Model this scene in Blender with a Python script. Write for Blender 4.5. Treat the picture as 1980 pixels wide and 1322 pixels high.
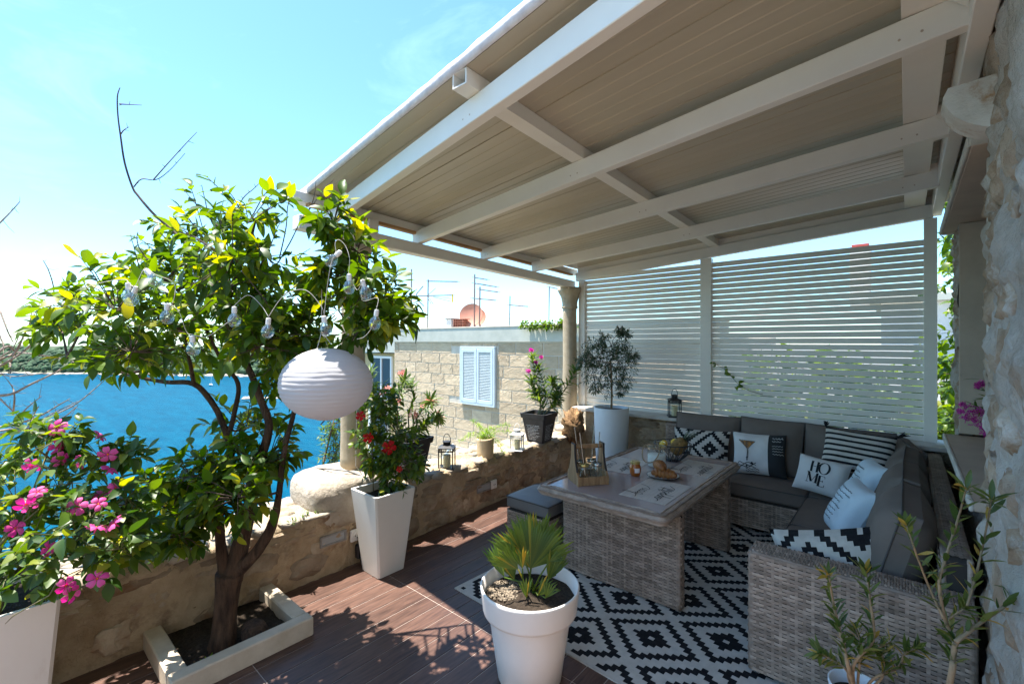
import bpy, bmesh, math, random
from mathutils import Vector, Matrix, Euler, noise

for o in list(bpy.data.objects):
    bpy.data.objects.remove(o)
scene = bpy.context.scene
COL = scene.collection
R = math.radians
V = Vector
rnd = random.Random(7)

# ------------------------------------------------------------------ camera
CAMZ, YAW, FPX = 1.6, R(40.93), 880.0
cam = bpy.data.cameras.new('camera')
cam.sensor_width = 36.0
cam.lens = FPX / 1980.0 * 36.0
cam.clip_start, cam.clip_end = 0.05, 6000.0
camo = bpy.data.objects.new('camera', cam)
COL.objects.link(camo)
camo.location = (0, 0, CAMZ)
camo.rotation_euler = (R(90), 0, YAW)
scene.camera = camo

# ------------------------------------------------------------------ sky, sun, exposure
SUN = V((0.24, 0.155, -1.0)).normalized()          # the way the light travels
sun_elev = math.asin(-SUN.z)
sun_az = math.atan2(-SUN.x, -SUN.y)               # from +Y, clockwise
world = bpy.data.worlds.new('World')
scene.world = world
world.use_nodes = True
wn, wl = world.node_tree.nodes, world.node_tree.links
wn.clear()
wout = wn.new('ShaderNodeOutputWorld')
wbg = wn.new('ShaderNodeBackground')
sky = wn.new('ShaderNodeTexSky')
sky.sky_type = 'NISHITA'
sky.sun_disc = False
sky.sun_elevation = sun_elev
sky.sun_rotation = sun_az
sky.altitude = 0
sky.air_density = 1.0
sky.dust_density = 0.3
sky.ozone_density = 0.2
# thin high cloud, spread over the whole sky
tc = wn.new('ShaderNodeTexCoord')
mp = wn.new('ShaderNodeMapping')
mp.inputs['Scale'].default_value = (1.1, 2.6, 5.0)
mp.inputs['Rotation'].default_value = (0, 0, R(25))
cn = wn.new('ShaderNodeTexNoise')
cn.inputs['Scale'].default_value = 1.7
cn.inputs['Detail'].default_value = 9
cn.inputs['Roughness'].default_value = 0.62
cn.inputs['Distortion'].default_value = 0.8
cr = wn.new('ShaderNodeValToRGB')
cr.color_ramp.elements[0].position = 0.56
cr.color_ramp.elements[0].color = (0, 0, 0, 1)
cr.color_ramp.elements[1].position = 0.86
cr.color_ramp.elements[1].color = (0.12, 0.12, 0.12, 1)
cm = wn.new('ShaderNodeMixRGB')
cm.inputs['Color2'].default_value = (9.5, 9.6, 9.8, 1)
wl.new(tc.outputs['Generated'], mp.inputs['Vector'])
wl.new(mp.outputs['Vector'], cn.inputs['Vector'])
wl.new(cn.outputs['Fac'], cr.inputs['Fac'])
wl.new(cr.outputs['Color'], cm.inputs['Fac'])
wl.new(sky.outputs['Color'], cm.inputs['Color1'])
tint = wn.new('ShaderNodeMixRGB')
tint.blend_type = 'MULTIPLY'
tint.inputs['Fac'].default_value = 1.0
tint.inputs['Color2'].default_value = (0.63, 0.89, 1.02, 1)
wl.new(cm.outputs['Color'], tint.inputs['Color1'])
wl.new(tint.outputs['Color'], wbg.inputs['Color'])
wbg.inputs['Strength'].default_value = 0.126
wl.new(wbg.outputs['Background'], wout.inputs['Surface'])

sl = bpy.data.lights.new('sun', 'SUN')
sl.energy = 4.8
sl.angle = R(0.53)
sl.color = (1.0, 0.945, 0.865)
so = bpy.data.objects.new('sun', sl)
COL.objects.link(so)
so.rotation_euler = SUN.to_track_quat('-Z', 'Y').to_euler()
so.location = (-4, -3, 12)

vs = scene.view_settings
vs.view_transform = 'Standard'
vs.look = 'None'
vs.gamma = 1.0
vs.exposure = 1.62
vs.use_curve_mapping = False

# ------------------------------------------------------------------ helpers
_cR = V((math.cos(YAW), math.sin(YAW), 0))
_cF = V((-math.sin(YAW), math.cos(YAW), 0))
def at(px, py, d):
    """a point of the place, given by its position in the photograph and its distance along the view axis"""
    return V((0, 0, CAMZ)) + d * ((px - 990.0) / FPX * _cR + _cF - V((0, 0, (py - 660.5) / FPX)))
def atz(px, py, z):
    r = (px - 990.0) / FPX * _cR + _cF - V((0, 0, (py - 660.5) / FPX))
    return V((0, 0, CAMZ)) + r * ((z - CAMZ) / r.z)
def aty(px, py, y):
    r = (px - 990.0) / FPX * _cR + _cF - V((0, 0, (py - 660.5) / FPX))
    return V((0, 0, CAMZ)) + r * (y / r.y)
def dist(p):
    return (V(p) - V((0, 0, CAMZ))).length

def tag(o, label=None, cat=None, group=None, kind=None):
    if label: o['label'] = label
    if cat: o['category'] = cat
    if group: o['group'] = group
    if kind: o['kind'] = kind
    return o
def wloc(p):
    l = V((0, 0, 0))
    while p is not None:
        l += p.location
        p = p.parent
    return l
def thing(name, label, cat, loc=(0, 0, 0), group=None):
    o = bpy.data.objects.new(name, None)
    o.empty_display_size = 0.1
    COL.objects.link(o)
    o.location = loc
    return tag(o, label, cat, group)
def link(name, me, parent=None, M=None):
    """object with mesh me; M is its world matrix"""
    o = bpy.data.objects.new(name, me)
    COL.objects.link(o)
    if M is None: M = Matrix()
    if parent is not None:
        o.parent = parent
        M = Matrix.Translation(-wloc(parent)) @ M
    o.matrix_basis = M
    return o
def copy_tree(o, parent=None, loc=None, rotz=None):
    c = o.copy()
    COL.objects.link(c)
    if parent is not None: c.parent = parent
    if loc is not None: c.location = loc
    if rotz is not None: c.rotation_euler[2] = rotz
    for ch in o.children:
        copy_tree(ch, c)
    return c

class MB:
    """collects shapes; build() links them as one mesh object"""
    def __init__(s):
        s.v, s.f, s.m, s.s = [], [], [], []
        s.mi, s.sm = 0, False
    def add(s, vs, fs):
        b = len(s.v)
        s.v += [V(p) for p in vs]
        for f in fs:
            s.f.append([i + b for i in f]); s.m.append(s.mi); s.s.append(s.sm)
        return b
    def quad(s, a, b, c, d): s.add([a, b, c, d], [[0, 1, 2, 3]])
    def box(s, c, d, M=None, bev=0.0):
        c, h = V(c), V(d) / 2
        if bev <= 0:
            vs = [V((x * h.x, y * h.y, z * h.z)) for z in (-1, 1) for y in (-1, 1) for x in (-1, 1)]
            fs = [[0, 2, 3, 1], [4, 5, 7, 6], [0, 1, 5, 4], [2, 6, 7, 3], [0, 4, 6, 2], [1, 3, 7, 5]]
        else:
            b = min(bev, h.x * .95, h.y * .95, h.z * .95)
            vs, idx, fs = [], {}, []
            for sx in (-1, 1):
                for sy in (-1, 1):
                    for sz in (-1, 1):
                        for k in range(3):
                            p = [sx * (h.x - b), sy * (h.y - b), sz * (h.z - b)]
                            p[k] = (sx * h.x, sy * h.y, sz * h.z)[k]
                            idx[(sx, sy, sz, k)] = len(vs); vs.append(V(p))
            def q(l): fs.append([idx[i] for i in l])
            for g in (-1, 1):
                o1 = [(-1, -1), (1, -1), (1, 1), (-1, 1)]
                if g < 0: o1 = o1[::-1]
                q([(g, a, b_, 0) for a, b_ in o1])
                q([(b_, g, a, 1) for a, b_ in o1])
                q([(a, b_, g, 2) for a, b_ in o1])
            for a in (-1, 1):
                for b_ in (-1, 1):
                    w = [(a, b_, -1, 0), (a, b_, -1, 1), (a, b_, 1, 1), (a, b_, 1, 0)]
                    q(w if a * b_ > 0 else w[::-1])
                    w = [(-1, a, b_, 1), (-1, a, b_, 2), (1, a, b_, 2), (1, a, b_, 1)]
                    q(w if a * b_ > 0 else w[::-1])
                    w = [(b_, -1, a, 2), (b_, -1, a, 0), (b_, 1, a, 0), (b_, 1, a, 2)]
                    q(w if a * b_ > 0 else w[::-1])
            for a in (-1, 1):
                for b_ in (-1, 1):
                    for g in (-1, 1):
                        w = [(a, b_, g, 0), (a, b_, g, 1), (a, b_, g, 2)]
                        q(w if a * b_ * g > 0 else w[::-1])
        if M is not None: vs = [M @ p for p in vs]
        s.add([c + p for p in vs], fs)
    def bar(s, p, q, w, h, up=(0, 0, 1), bev=0.0):
        """box from p to q (centre line), width w sideways, height h"""
        p, q = V(p), V(q)
        y = (q - p)
        L = y.length
        y.normalize()
        x = y.cross(V(up)).normalized()
        z = x.cross(y)
        M = Matrix((x, y, z)).transposed()
        s.box((p + q) / 2, (w, L, h), M, bev)
    def tube(s, pts, rad, n=8, cap=True):
        pts = [V(p) for p in pts]
        if not hasattr(rad, '__len__'): rad = [rad] * len(pts)
        up = None
        rings = []
        for i, p in enumerate(pts):
            t = (pts[min(i + 1, len(pts) - 1)] - pts[max(i - 1, 0)])
            if t.length < 1e-9: t = V((0, 0, 1))
            t.normalize()
            if up is None:
                up = t.orthogonal().normalized()
            else:
                up = (up - t * up.dot(t))
                if up.length < 1e-6: up = t.orthogonal()
                up.normalize()
            b = t.cross(up)
            rings.append([p + rad[i] * (math.cos(2 * math.pi * k / n) * up + math.sin(2 * math.pi * k / n) * b) for k in range(n)])
        vs = [p for r in rings for p in r]
        fs = []
        for i in range(len(pts) - 1):
            for k in range(n):
                a, b = i * n + k, i * n + (k + 1) % n
                fs.append([a, b, b + n, a + n])
        if cap:
            fs.append(list(range(n))[::-1])
            fs.append([(len(pts) - 1) * n + k for k in range(n)])
        s.add(vs, fs)
    def lathe(s, prof, c=(0, 0, 0), n=24, sx=1.0, sy=1.0, cap0=True, cap1=True):
        c = V(c)
        vs = [c + V((r * sx * math.cos(2 * math.pi * k / n), r * sy * math.sin(2 * math.pi * k / n), z)) for r, z in prof for k in range(n)]
        fs = []
        for i in range(len(prof) - 1):
            for k in range(n):
                a, b = i * n + k, i * n + (k + 1) % n
                fs.append([a, b, b + n, a + n])
        if cap0: fs.append(list(range(n))[::-1])
        if cap1: fs.append([(len(prof) - 1) * n + k for k in range(n)])
        s.add(vs, fs)
    def prism(s, poly, O, X, Y, N, t):
        """polygon (2D, counter-clockwise) in plane O,X,Y, pushed out by t along N"""
        O, X, Y, N = V(O), V(X), V(Y), V(N)
        a = [O + X * p[0] + Y * p[1] for p in poly]
        b = [p + N * t for p in a]
        n = len(poly)
        fs = [list(range(n))[::-1], list(range(n, 2 * n))]
        fs += [[i, (i + 1) % n, (i + 1) % n + n, i + n] for i in range(n)]
        s.add(a + b, fs)
    def grid(s, fn, nu, nv, matfn=None, close_u=False):
        b = len(s.v)
        mu = nu if close_u else nu + 1
        s.v += [V(fn(i / nu, j / nv)) for j in range(nv + 1) for i in range(mu)]
        for j in range(nv):
            for i in range(nu):
                i2 = (i + 1) % mu
                s.f.append([b + j * mu + i, b + j * mu + i2, b + (j + 1) * mu + i2, b + (j + 1) * mu + i])
                s.m.append(matfn(i, j) if matfn else s.mi); s.s.append(s.sm)
    def blob(s, c, r, M=None, nu=10, nv=7, seed=0, amp=.15, freq=1.0, p=2.4):
        """irregular lump with radii r"""
        c = V(c)
        off = V((seed * 3.7, seed * 1.9, seed * 5.3))
        vs = []
        for j in range(nv + 1):
            th = math.pi * j / nv
            for i in range(nu):
                ph = 2 * math.pi * i / nu
                d = V((math.sin(th) * math.cos(ph), math.sin(th) * math.sin(ph), math.cos(th)))
                k = (abs(d.x) ** p + abs(d.y) ** p + abs(d.z) ** p) ** (-1 / p)
                q = d * k
                q = q * (1 + amp * noise.noise(d * 1.6 * freq + off) + amp * .5 * noise.noise(d * 4 * freq + off))
                q = V((q.x * r[0], q.y * r[1], q.z * r[2]))
                vs.append(c + (M @ q if M is not None else q))
        fs = []
        for j in range(nv):
            for i in range(nu):
                a, b = j * nu + i, j * nu + (i + 1) % nu
                fs.append([a, a + nu, b + nu, b])
        s.add(vs, fs)
    def mesh(s, name, mats, off=V((0, 0, 0))):
        me = bpy.data.meshes.new(name)
        me.from_pydata([tuple(p - off) for p in s.v], [], s.f)
        if not isinstance(mats, (list, tuple)): mats = [mats]
        for m in mats: me.materials.append(m)
        if len(mats) > 1: me.polygons.foreach_set('material_index', s.m)
        if any(s.s): me.polygons.foreach_set('use_smooth', s.s)
        me.update()
        return me
    def build(s, name, mats, parent=None, kind=None):
        off = wloc(parent) if parent is not None else V((0, 0, 0))
        me = s.mesh(name, mats, off)
        o = bpy.data.objects.new(name, me)
        COL.objects.link(o)
        if parent is not None: o.parent = parent
        if kind: o['kind'] = kind
        return o

# ------------------------------------------------------------------ materials
def nodes(name):
    m = bpy.data.materials.new(name)
    m.use_nodes = True
    n, l = m.node_tree.nodes, m.node_tree.links
    n.clear()
    out = n.new('ShaderNodeOutputMaterial')
    return m, n, l, out
def pbr(name, c1, c2=None, rough=.6, scale=8, detail=6, bump=0.0, bscale=None, spec=.4, metal=0, rvar=.0, c3=None, c3s=2.5, c3t=.6,
        stretch=None, dist=.01, island=0.0, coat=0, sub=0, contrast=(.35, .65)):
    """principled surface whose colour wanders between c1 and c2 (and stains of c3) in object space, with fine relief"""
    m, n, l, out = nodes(name)
    b = n.new('ShaderNodeBsdfPrincipled')
    l.new(b.outputs[0], out.inputs['Surface'])
    b.inputs['Roughness'].default_value = rough
    b.inputs['Metallic'].default_value = metal
    b.inputs['Specular IOR Level'].default_value = spec
    if coat: b.inputs['Coat Weight'].default_value = coat
    tcn = n.new('ShaderNodeTexCoord')
    vec = tcn.outputs['Object']
    if stretch:
        mpn = n.new('ShaderNodeMapping')
        mpn.inputs['Scale'].default_value = stretch
        l.new(vec, mpn.inputs['Vector'])
        vec = mpn.outputs['Vector']
    oi = n.new('ShaderNodeObjectInfo')
    ov = n.new('ShaderNodeVectorMath'); ov.operation = 'ADD'
    om = n.new('ShaderNodeMath'); om.operation = 'MULTIPLY'; om.inputs[1].default_value = 37.0
    l.new(oi.outputs['Random'], om.inputs[0])
    l.new(vec, ov.inputs[0]); l.new(om.outputs[0], ov.inputs[1])
    vec = ov.outputs[0]
    c1 = (*c1, 1)
    col = None
    if c2:
        t = n.new('ShaderNodeTexNoise')
        t.inputs['Scale'].default_value = scale
        t.inputs['Detail'].default_value = detail
        t.inputs['Roughness'].default_value = .62
        l.new(vec, t.inputs['Vector'])
        r = n.new('ShaderNodeValToRGB')
        r.color_ramp.elements[0].position, r.color_ramp.elements[1].position = contrast
        r.color_ramp.elements[0].color = c1
        r.color_ramp.elements[1].color = (*c2, 1)
        l.new(t.outputs['Fac'], r.inputs['Fac'])
        col = r.outputs['Color']
        if rvar:
            mr = n.new('ShaderNodeMapRange')
            mr.inputs['To Min'].default_value = rough - rvar
            mr.inputs['To Max'].default_value = rough + rvar
            l.new(t.outputs['Fac'], mr.inputs['Value'])
            l.new(mr.outputs[0], b.inputs['Roughness'])
        if c3:
            t3 = n.new('ShaderNodeTexNoise')
            t3.inputs['Scale'].default_value = c3s
            t3.inputs['Detail'].default_value = 8
            t3.inputs['Roughness'].default_value = .7
            l.new(vec, t3.inputs['Vector'])
            r3 = n.new('ShaderNodeValToRGB')
            r3.color_ramp.elements[0].position = c3t
            r3.color_ramp.elements[0].color = (0, 0, 0, 1)
            r3.color_ramp.elements[1].position = c3t + .15
            l.new(t3.outputs['Fac'], r3.inputs['Fac'])
            mx = n.new('ShaderNodeMixRGB')
            mx.inputs['Color2'].default_value = (*c3, 1)
            l.new(r3.outputs['Color'], mx.inputs['Fac'])
            l.new(col, mx.inputs['Color1'])
            col = mx.outputs['Color']
    if island and col is not None:
        gi = n.new('ShaderNodeNewGeometry')
        ad = n.new('ShaderNodeMath'); ad.operation = 'ADD'
        fr = n.new('ShaderNodeMath'); fr.operation = 'FRACT'
        l.new(gi.outputs['Random Per Island'], ad.inputs[0]); l.new(oi.outputs['Random'], ad.inputs[1]); l.new(ad.outputs[0], fr.inputs[0])
        mr = n.new('ShaderNodeMapRange')
        mr.inputs['To Min'].default_value = 1 - island
        mr.inputs['To Max'].default_value = 1 + island
        l.new(fr.outputs[0], mr.inputs['Value'])
        hs = n.new('ShaderNodeHueSaturation')
        l.new(mr.outputs[0], hs.inputs['Value'])
        l.new(col, hs.inputs['Color'])
        col = hs.outputs['Color']
    if col is not None: l.new(col, b.inputs['Base Color'])
    else: b.inputs['Base Color'].default_value = c1
    if bump:
        tb = n.new('ShaderNodeTexNoise')
        tb.inputs['Scale'].default_value = bscale or scale * 4
        tb.inputs['Detail'].default_value = 8
        tb.inputs['Roughness'].default_value = .65
        l.new(vec, tb.inputs['Vector'])
        bp = n.new('ShaderNodeBump')
        bp.inputs['Strength'].default_value = bump
        bp.inputs['Distance'].default_value = dist
        l.new(tb.outputs['Fac'], bp.inputs['Height'])
        l.new(bp.outputs['Normal'], b.inputs['Normal'])
    return m
def leafmat(name, c1, c2, trans=.45, tcol=None, rough=.42, yellow=None):
    m, n, l, out = nodes(name)
    b = n.new('ShaderNodeBsdfPrincipled')
    b.inputs['Roughness'].default_value = rough
    b.inputs['Specular IOR Level'].default_value = .45
    t = n.new('ShaderNodeBsdfTranslucent')
    mx = n.new('ShaderNodeMixShader')
    mx.inputs['Fac'].default_value = trans
    gi = n.new('ShaderNodeNewGeometry')
    oi = n.new('ShaderNodeObjectInfo')
    ad = n.new('ShaderNodeMath'); ad.operation = 'ADD'
    fr = n.new('ShaderNodeMath'); fr.operation = 'FRACT'
    l.new(gi.outputs['Random Per Island'], ad.inputs[0]); l.new(oi.outputs['Random'], ad.inputs[1]); l.new(ad.outputs[0], fr.inputs[0])
    r = n.new('ShaderNodeValToRGB')
    r.color_ramp.elements[0].color = (*c1, 1)
    r.color_ramp.elements[1].color = (*c2, 1)
    if yellow:
        r.color_ramp.elements[1].position = .86
        e = r.color_ramp.elements.new(.97)
        e.color = (*yellow, 1)
    l.new(fr.outputs[0], r.inputs['Fac'])
    l.new(r.outputs['Color'], b.inputs['Base Color'])
    hs = n.new('ShaderNodeHueSaturation')
    hs.inputs['Hue'].default_value = .478
    hs.inputs['Saturation'].default_value = 1.15
    hs.inputs['Value'].default_value = 2.6
    l.new(r.outputs['Color'], hs.inputs['Color'])
    l.new(hs.outputs['Color'], t.inputs['Color'])
    l.new(b.outputs[0], mx.inputs[1]); l.new(t.outputs[0], mx.inputs[2])
    l.new(mx.outputs[0], out.inputs['Surface'])
    return m
def petalmat(name, c1, c2, trans=.4):
    m = leafmat(name, c1, c2, trans, rough=.6)
    for nd in m.node_tree.nodes:
        if nd.type == 'HUE_SAT':
            nd.inputs['Hue'].default_value = .5
            nd.inputs['Value'].default_value = 1.2
    return m
def thinglass(name, tint=(.95, .98, .97), edge=.5, base=.06):
    """thin clear glass: see-through with a reflection that grows towards the rim"""
    m, n, l, out = nodes(name)
    tr = n.new('ShaderNodeBsdfTransparent'); tr.inputs['Color'].default_value = (*tint, 1)
    gl = n.new('ShaderNodeBsdfGlossy'); gl.inputs['Roughness'].default_value = .02
    gl.inputs['Color'].default_value = (.95, .97, .97, 1)
    lw = n.new('ShaderNodeLayerWeight'); lw.inputs['Blend'].default_value = .35
    mr = n.new('ShaderNodeMapRange')
    mr.inputs['To Min'].default_value = base
    mr.inputs['To Max'].default_value = edge
    l.new(lw.outputs['Facing'], mr.inputs['Value'])
    mx = n.new('ShaderNodeMixShader')
    l.new(mr.outputs[0], mx.inputs['Fac'])
    l.new(tr.outputs[0], mx.inputs[1]); l.new(gl.outputs[0], mx.inputs[2])
    l.new(mx.outputs[0], out.inputs['Surface'])
    return m

M = {}
M['alu'] = pbr('white_painted_aluminium', (.88, .82, .725), (.84, .775, .68), .38, 3, 4, .03, 60, .45)
M['sheet'] = pbr('roof_sheet', (.54, .465, .345), (.495, .425, .31), .34, 2.0, 3, .02, 30, .5, stretch=(.3, 4, 1))
M['fleece'] = pbr('sheet_edge', (.75, .68, .66), (.62, .55, .54), .8, 20, 4, .3, 60)
M['concrete_roof'] = pbr('fascia_plaster', (.52, .52, .45), (.44, .45, .385), .8, 4, 5, .15, 40, c3=(.33, .35, .31), c3s=1.2)
M['mortar'] = pbr('lime_mortar', (.60, .475, .32), (.36, .26, .155), .92, 4.5, 12, 1.0, 16, .15, c3=(.17, .11, .07), c3s=3.2, c3t=.54, dist=.04)
M['stone'] = pbr('rubble_stone', (.50, .41, .30), (.27, .19, .12), .92, 6, 12, 1.0, 18, .15, c3=(.30, .17, .09), c3s=4, c3t=.54, dist=.02, island=.28)
M['capstone'] = pbr('cap_limestone', (.50, .445, .37), (.30, .25, .19), .9, 6, 9, .9, 24, .2, c3=(.24, .2, .16), c3s=5, c3t=.6, dist=.02, island=.1)
M['column'] = pbr('column_stone', (.50, .41, .29), (.40, .32, .215), .88, 9, 9, .6, 60, .2, c3=(.33, .25, .16), c3s=5, c3t=.58, dist=.006)
M['wallmortar'] = pbr('pale_house_mortar', (.60, .56, .51), (.42, .36, .30), .92, 5, 12, 1.0, 16, .15, c3=(.36, .245, .155), c3s=4.5, c3t=.54, dist=.035)
M['wallstone'] = pbr('house_stone', (.52, .41, .31), (.34, .225, .145), .92, 7, 12, 1.0, 20, .15, c3=(.60, .56, .51), c3s=6, c3t=.52, dist=.025, island=.15)
M['block'] = pbr('hewn_block', (.72, .575, .40), (.60, .465, .315), .92, 4, 8, 1.0, 26, .15, c3=(.58, .40, .25), c3s=1.3, c3t=.58, dist=.034, island=.16)
M['joint'] = pbr('block_joint', (.66, .60, .50), (.56, .49, .40), .9, 6, 6, .4, 40, .15)
M['plaster'] = pbr('ochre_plaster', (.55, .42, .22), (.5, .37, .19), .85, 4, 5, .1, 40)
M['slab'] = pbr('dressed_limestone', (.58, .455, .35), (.50, .385, .295), .8, 5, 6, .25, 60, .25, c3=(.36, .29, .24), c3s=14, c3t=.62, dist=.004)
M['slabedge'] = pbr('pale_limestone_edge', (.66, .62, .55), (.55, .5, .43), .8, 8, 6, .3, 50, .25)
M['curb'] = pbr('curb_stone', (.62, .53, .41), (.50, .415, .31), .8, 9, 7, .35, 60, .25, c3=(.33, .27, .2), c3s=3.5, c3t=.62, dist=.005)
M['rust'] = pbr('rust_stained_stone', (.70, .66, .60), (.58, .52, .45), .9, 9, 8, .9, 40, .2, c3=(.36, .17, .05), c3s=6, c3t=.52, dist=.01)
M['plank'] = pbr('wood_look_tile', (.064, .035, .027), (.14, .076, .055), .45, 5, 7, .12, 40, .4, rvar=.06, stretch=(14, 1.2, 1), island=.22, dist=.002)
M['grout'] = pbr('floor_grout', (.46, .385, .34), (.38, .31, .27), .8, 12, 4)
M['soil'] = pbr('potting_soil', (.025, .018, .013), (.06, .045, .032), .95, 60, 6, 1.0, 120, .2, dist=.01)
M['gravel'] = pbr('pot_gravel', (.30, .24, .17), (.10, .08, .06), .9, 140, 3, .4, 200, island=.5)
M['bark'] = pbr('lemon_bark', (.15, .092, .06), (.05, .032, .023), .9, 9, 8, .9, 30, .2, stretch=(3, 3, .7), dist=.03, c3=(.24, .14, .07), c3s=3, c3t=.63)
M['twig'] = pbr('thin_branch', (.13, .09, .07), (.07, .05, .04), .85, 20, 5)
M['dry'] = pbr('bare_branch', (.36, .28, .23), (.20, .15, .12), .85, 18, 5)
M['oliveb'] = pbr('olive_bark', (.36, .26, .16), (.24, .17, .10), .85, 30, 5)
M['stem'] = pbr('green_stem', (.17, .17, .07), (.12, .10, .05), .7, 20, 4)
M['white_pot'] = pbr('white_pot_plastic', (.80, .77, .73), (.76, .73, .69), .42, 5, 5, .04, 40, .4, c3=(.52, .44, .36), c3s=7, c3t=.64)
M['glow_pot'] = pbr('frosted_planter', (.76, .735, .68), (.69, .665, .61), .42, 3, 7, .03, 30, .4, c3=(.58, .53, .46), c3s=5, c3t=.66, stretch=(1, 1, .35))
M['grey_pot'] = pbr('matt_white_pot', (.72, .74, .75), (.68, .70, .71), .5, 4, 4, .03, 40, .35)
M['black_pot'] = pbr('charcoal_pot', (.022, .022, .024), (.04, .038, .038), .55, 14, 6, .25, 50, .35)
M['clay'] = pbr('beige_clay_pot', (.66, .52, .33), (.56, .42, .25), .75, 9, 6, .15, 60)
M['chalk'] = pbr('chalk_writing', (.62, .62, .60), (.36, .36, .35), .9, 60, 4)
M['weave'] = pbr('grey_brown_rattan', (.24, .175, .133), (.40, .305, .24), .5, 14, 5, .12, 90, .35, stretch=(1, 1, 3), island=.3, dist=.002)
M['weave_dark'] = pbr('rattan_gap', (.045, .036, .03), None, .8)
M['cushion'] = pbr('taupe_cushion_fabric', (.175, .143, .122), (.145, .118, .10), .92, 5, 5, .25, 420, .15, dist=.002)
M['otto'] = pbr('ottoman_fabric', (.17, .16, .15), (.145, .135, .128), .5, 6, 5, .15, 380, .4, dist=.0015)
M['piping'] = pbr('cushion_piping', (.08, .07, .065), None, .9)
M['kwhite'] = pbr('ecru_weave', (.56, .52, .46), (.47, .435, .385), .95, 20, 5, .4, 300, .15, dist=.003)
M['kblack'] = pbr('black_weave', (.012, .012, .014), (.022, .022, .024), .95, 30, 5, .4, 300, .1, dist=.003)
M['linen'] = pbr('white_linen', (.66, .65, .62), (.60, .585, .56), .95, 6, 5, .2, 350, .15, dist=.002)
M['satin'] = pbr('white_satin', (.58, .68, .73), (.54, .63, .68), .5, 5, 4, .06, 100, .3, dist=.003)
M['ink'] = pbr('black_print', (.015, .017, .02), None, .9)
M['tableglass'] = pbr('smoked_table_glass', (.36, .27, .25), None, .12, spec=.6)
M['mat'] = pbr('placemat', (.60, .53, .46), (.51, .445, .385), .85, 9, 6, .15, 60, .2, stretch=(14, 1, 1), dist=.002)
M['crate'] = pbr('burnt_wood', (.42, .255, .13), (.22, .12, .06), .7, 6, 7, .3, 40, .25, stretch=(6, 6, 1), dist=.003, c3=(.55, .38, .22), c3s=7, c3t=.6)
M['dark_edge'] = pbr('charred_edge', (.03, .022, .018), None, .7)
M['glass'] = thinglass('clear_glass')
M['bulbglass'] = thinglass('bulb_glass', (.93, .97, .97), .62, .07)
M['milk'] = pbr('milk', (.80, .78, .72), None, .25, spec=.5)
M['honey'] = pbr('honey', (.32, .085, .012), (.42, .13, .02), .12, 20, 3, spec=.6)
M['gold'] = pbr('gold_lid', (.62, .45, .16), None, .3, metal=.8)
M['paper'] = pbr('paper_label', (.75, .70, .70), None, .8)
M['rope'] = pbr('jute_rope', (.42, .31, .19), (.3, .21, .12), .9, 80, 4, .5, 200)
M['croissant'] = pbr('baked_crust', (.40, .165, .045), (.18, .06, .018), .42, 26, 7, .5, 60, .4, dist=.004, c3=(.55, .30, .11), c3s=12, c3t=.6)
M['plate'] = pbr('white_china', (.70, .71, .70), None, .15, spec=.6)
M['lemon'] = pbr('lemon_skin', (.85, .56, .03), (.75, .46, .02), .45, 30, 4, .25, 120, dist=.002)
M['pine'] = pbr('pineapple_skin', (.30, .17, .05), (.14, .09, .03), .75, 40, 5, .4, 80, island=.3)
M['wire'] = pbr('black_wire', (.012, .014, .02), None, .4, spec=.5)
M['blackmetal'] = pbr('black_lantern_metal', (.012, .012, .014), (.03, .03, .03), .45, 30, 4, spec=.5)
M['whitemetal'] = pbr('white_lantern_metal', (.78, .77, .76), (.7, .68, .66), .5, 20, 4)
M['candle'] = pbr('ivory_candle', (.78, .68, .42), None, .55)
M['cable'] = pbr('white_cable', (.58, .55, .50), (.46, .43, .38), .6, 30, 3)
M['socketw'] = pbr('white_plastic', (.75, .73, .70), None, .4)
M['lampgrey'] = pbr('grey_light_frame', (.30, .29, .27), (.22, .21, .2), .6, 30, 4)
M['frost'] = pbr('frosted_glass', (.32, .34, .35), None, .3)
M['paperlan'] = None
M['shutter'] = pbr('pale_blue_shutter', (.60, .68, .72), (.55, .63, .67), .5, 6, 4)
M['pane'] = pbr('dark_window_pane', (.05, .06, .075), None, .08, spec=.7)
M['pvc'] = pbr('white_window_frame', (.78, .78, .77), None, .4)
M['antenna'] = pbr('aerial_metal', (.25, .26, .28), (.16, .17, .19), .5, 20, 4, metal=.5)
M['mast'] = pbr('rusty_mast', (.26, .15, .12), (.14, .09, .08), .75, 10, 5)
M['dish'] = pbr('terracotta_dish', (.52, .24, .16), (.46, .2, .13), .6, 5, 4)
M['brick'] = pbr('terracotta_brick', (.42, .17, .11), (.33, .12, .08), .85, 20, 5, .3, 60)
M['steel'] = pbr('steel_straw', (.5, .5, .5), None, .25, metal=1)
M['yellowp'] = pbr('yellow_plastic', (.75, .55, .05), None, .5)
M['hull'] = pbr('white_boat_paint', (.85, .85, .85), None, .3)
M['forest'] = pbr('pine_wood', (.030, .062, .030), (.055, .10, .045), .9, .08, 5, island=.35)
M['hill'] = pbr('hill_ground', (.05, .075, .035), (.09, .10, .06), .95, .02, 6)
M['rock'] = pbr('shore_rock', (.42, .37, .31), (.30, .26, .22), .95, .15, 8, .5, 1.0)
M['terrain'] = pbr('dry_ground', (.20, .17, .12), (.12, .12, .06), .95, .8, 8, .4, 6)
M['lemonleaf'] = leafmat('lemon_leaf', (.026, .068, .008), (.095, .165, .014), .42, yellow=(.30, .30, .02))
M['dipleaf'] = leafmat('dipladenia_leaf', (.022, .062, .010), (.085, .15, .02), .34, yellow=(.22, .25, .03))
M['oleleaf'] = leafmat('oleander_leaf', (.032, .08, .016), (.12, .18, .03), .34)
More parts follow.
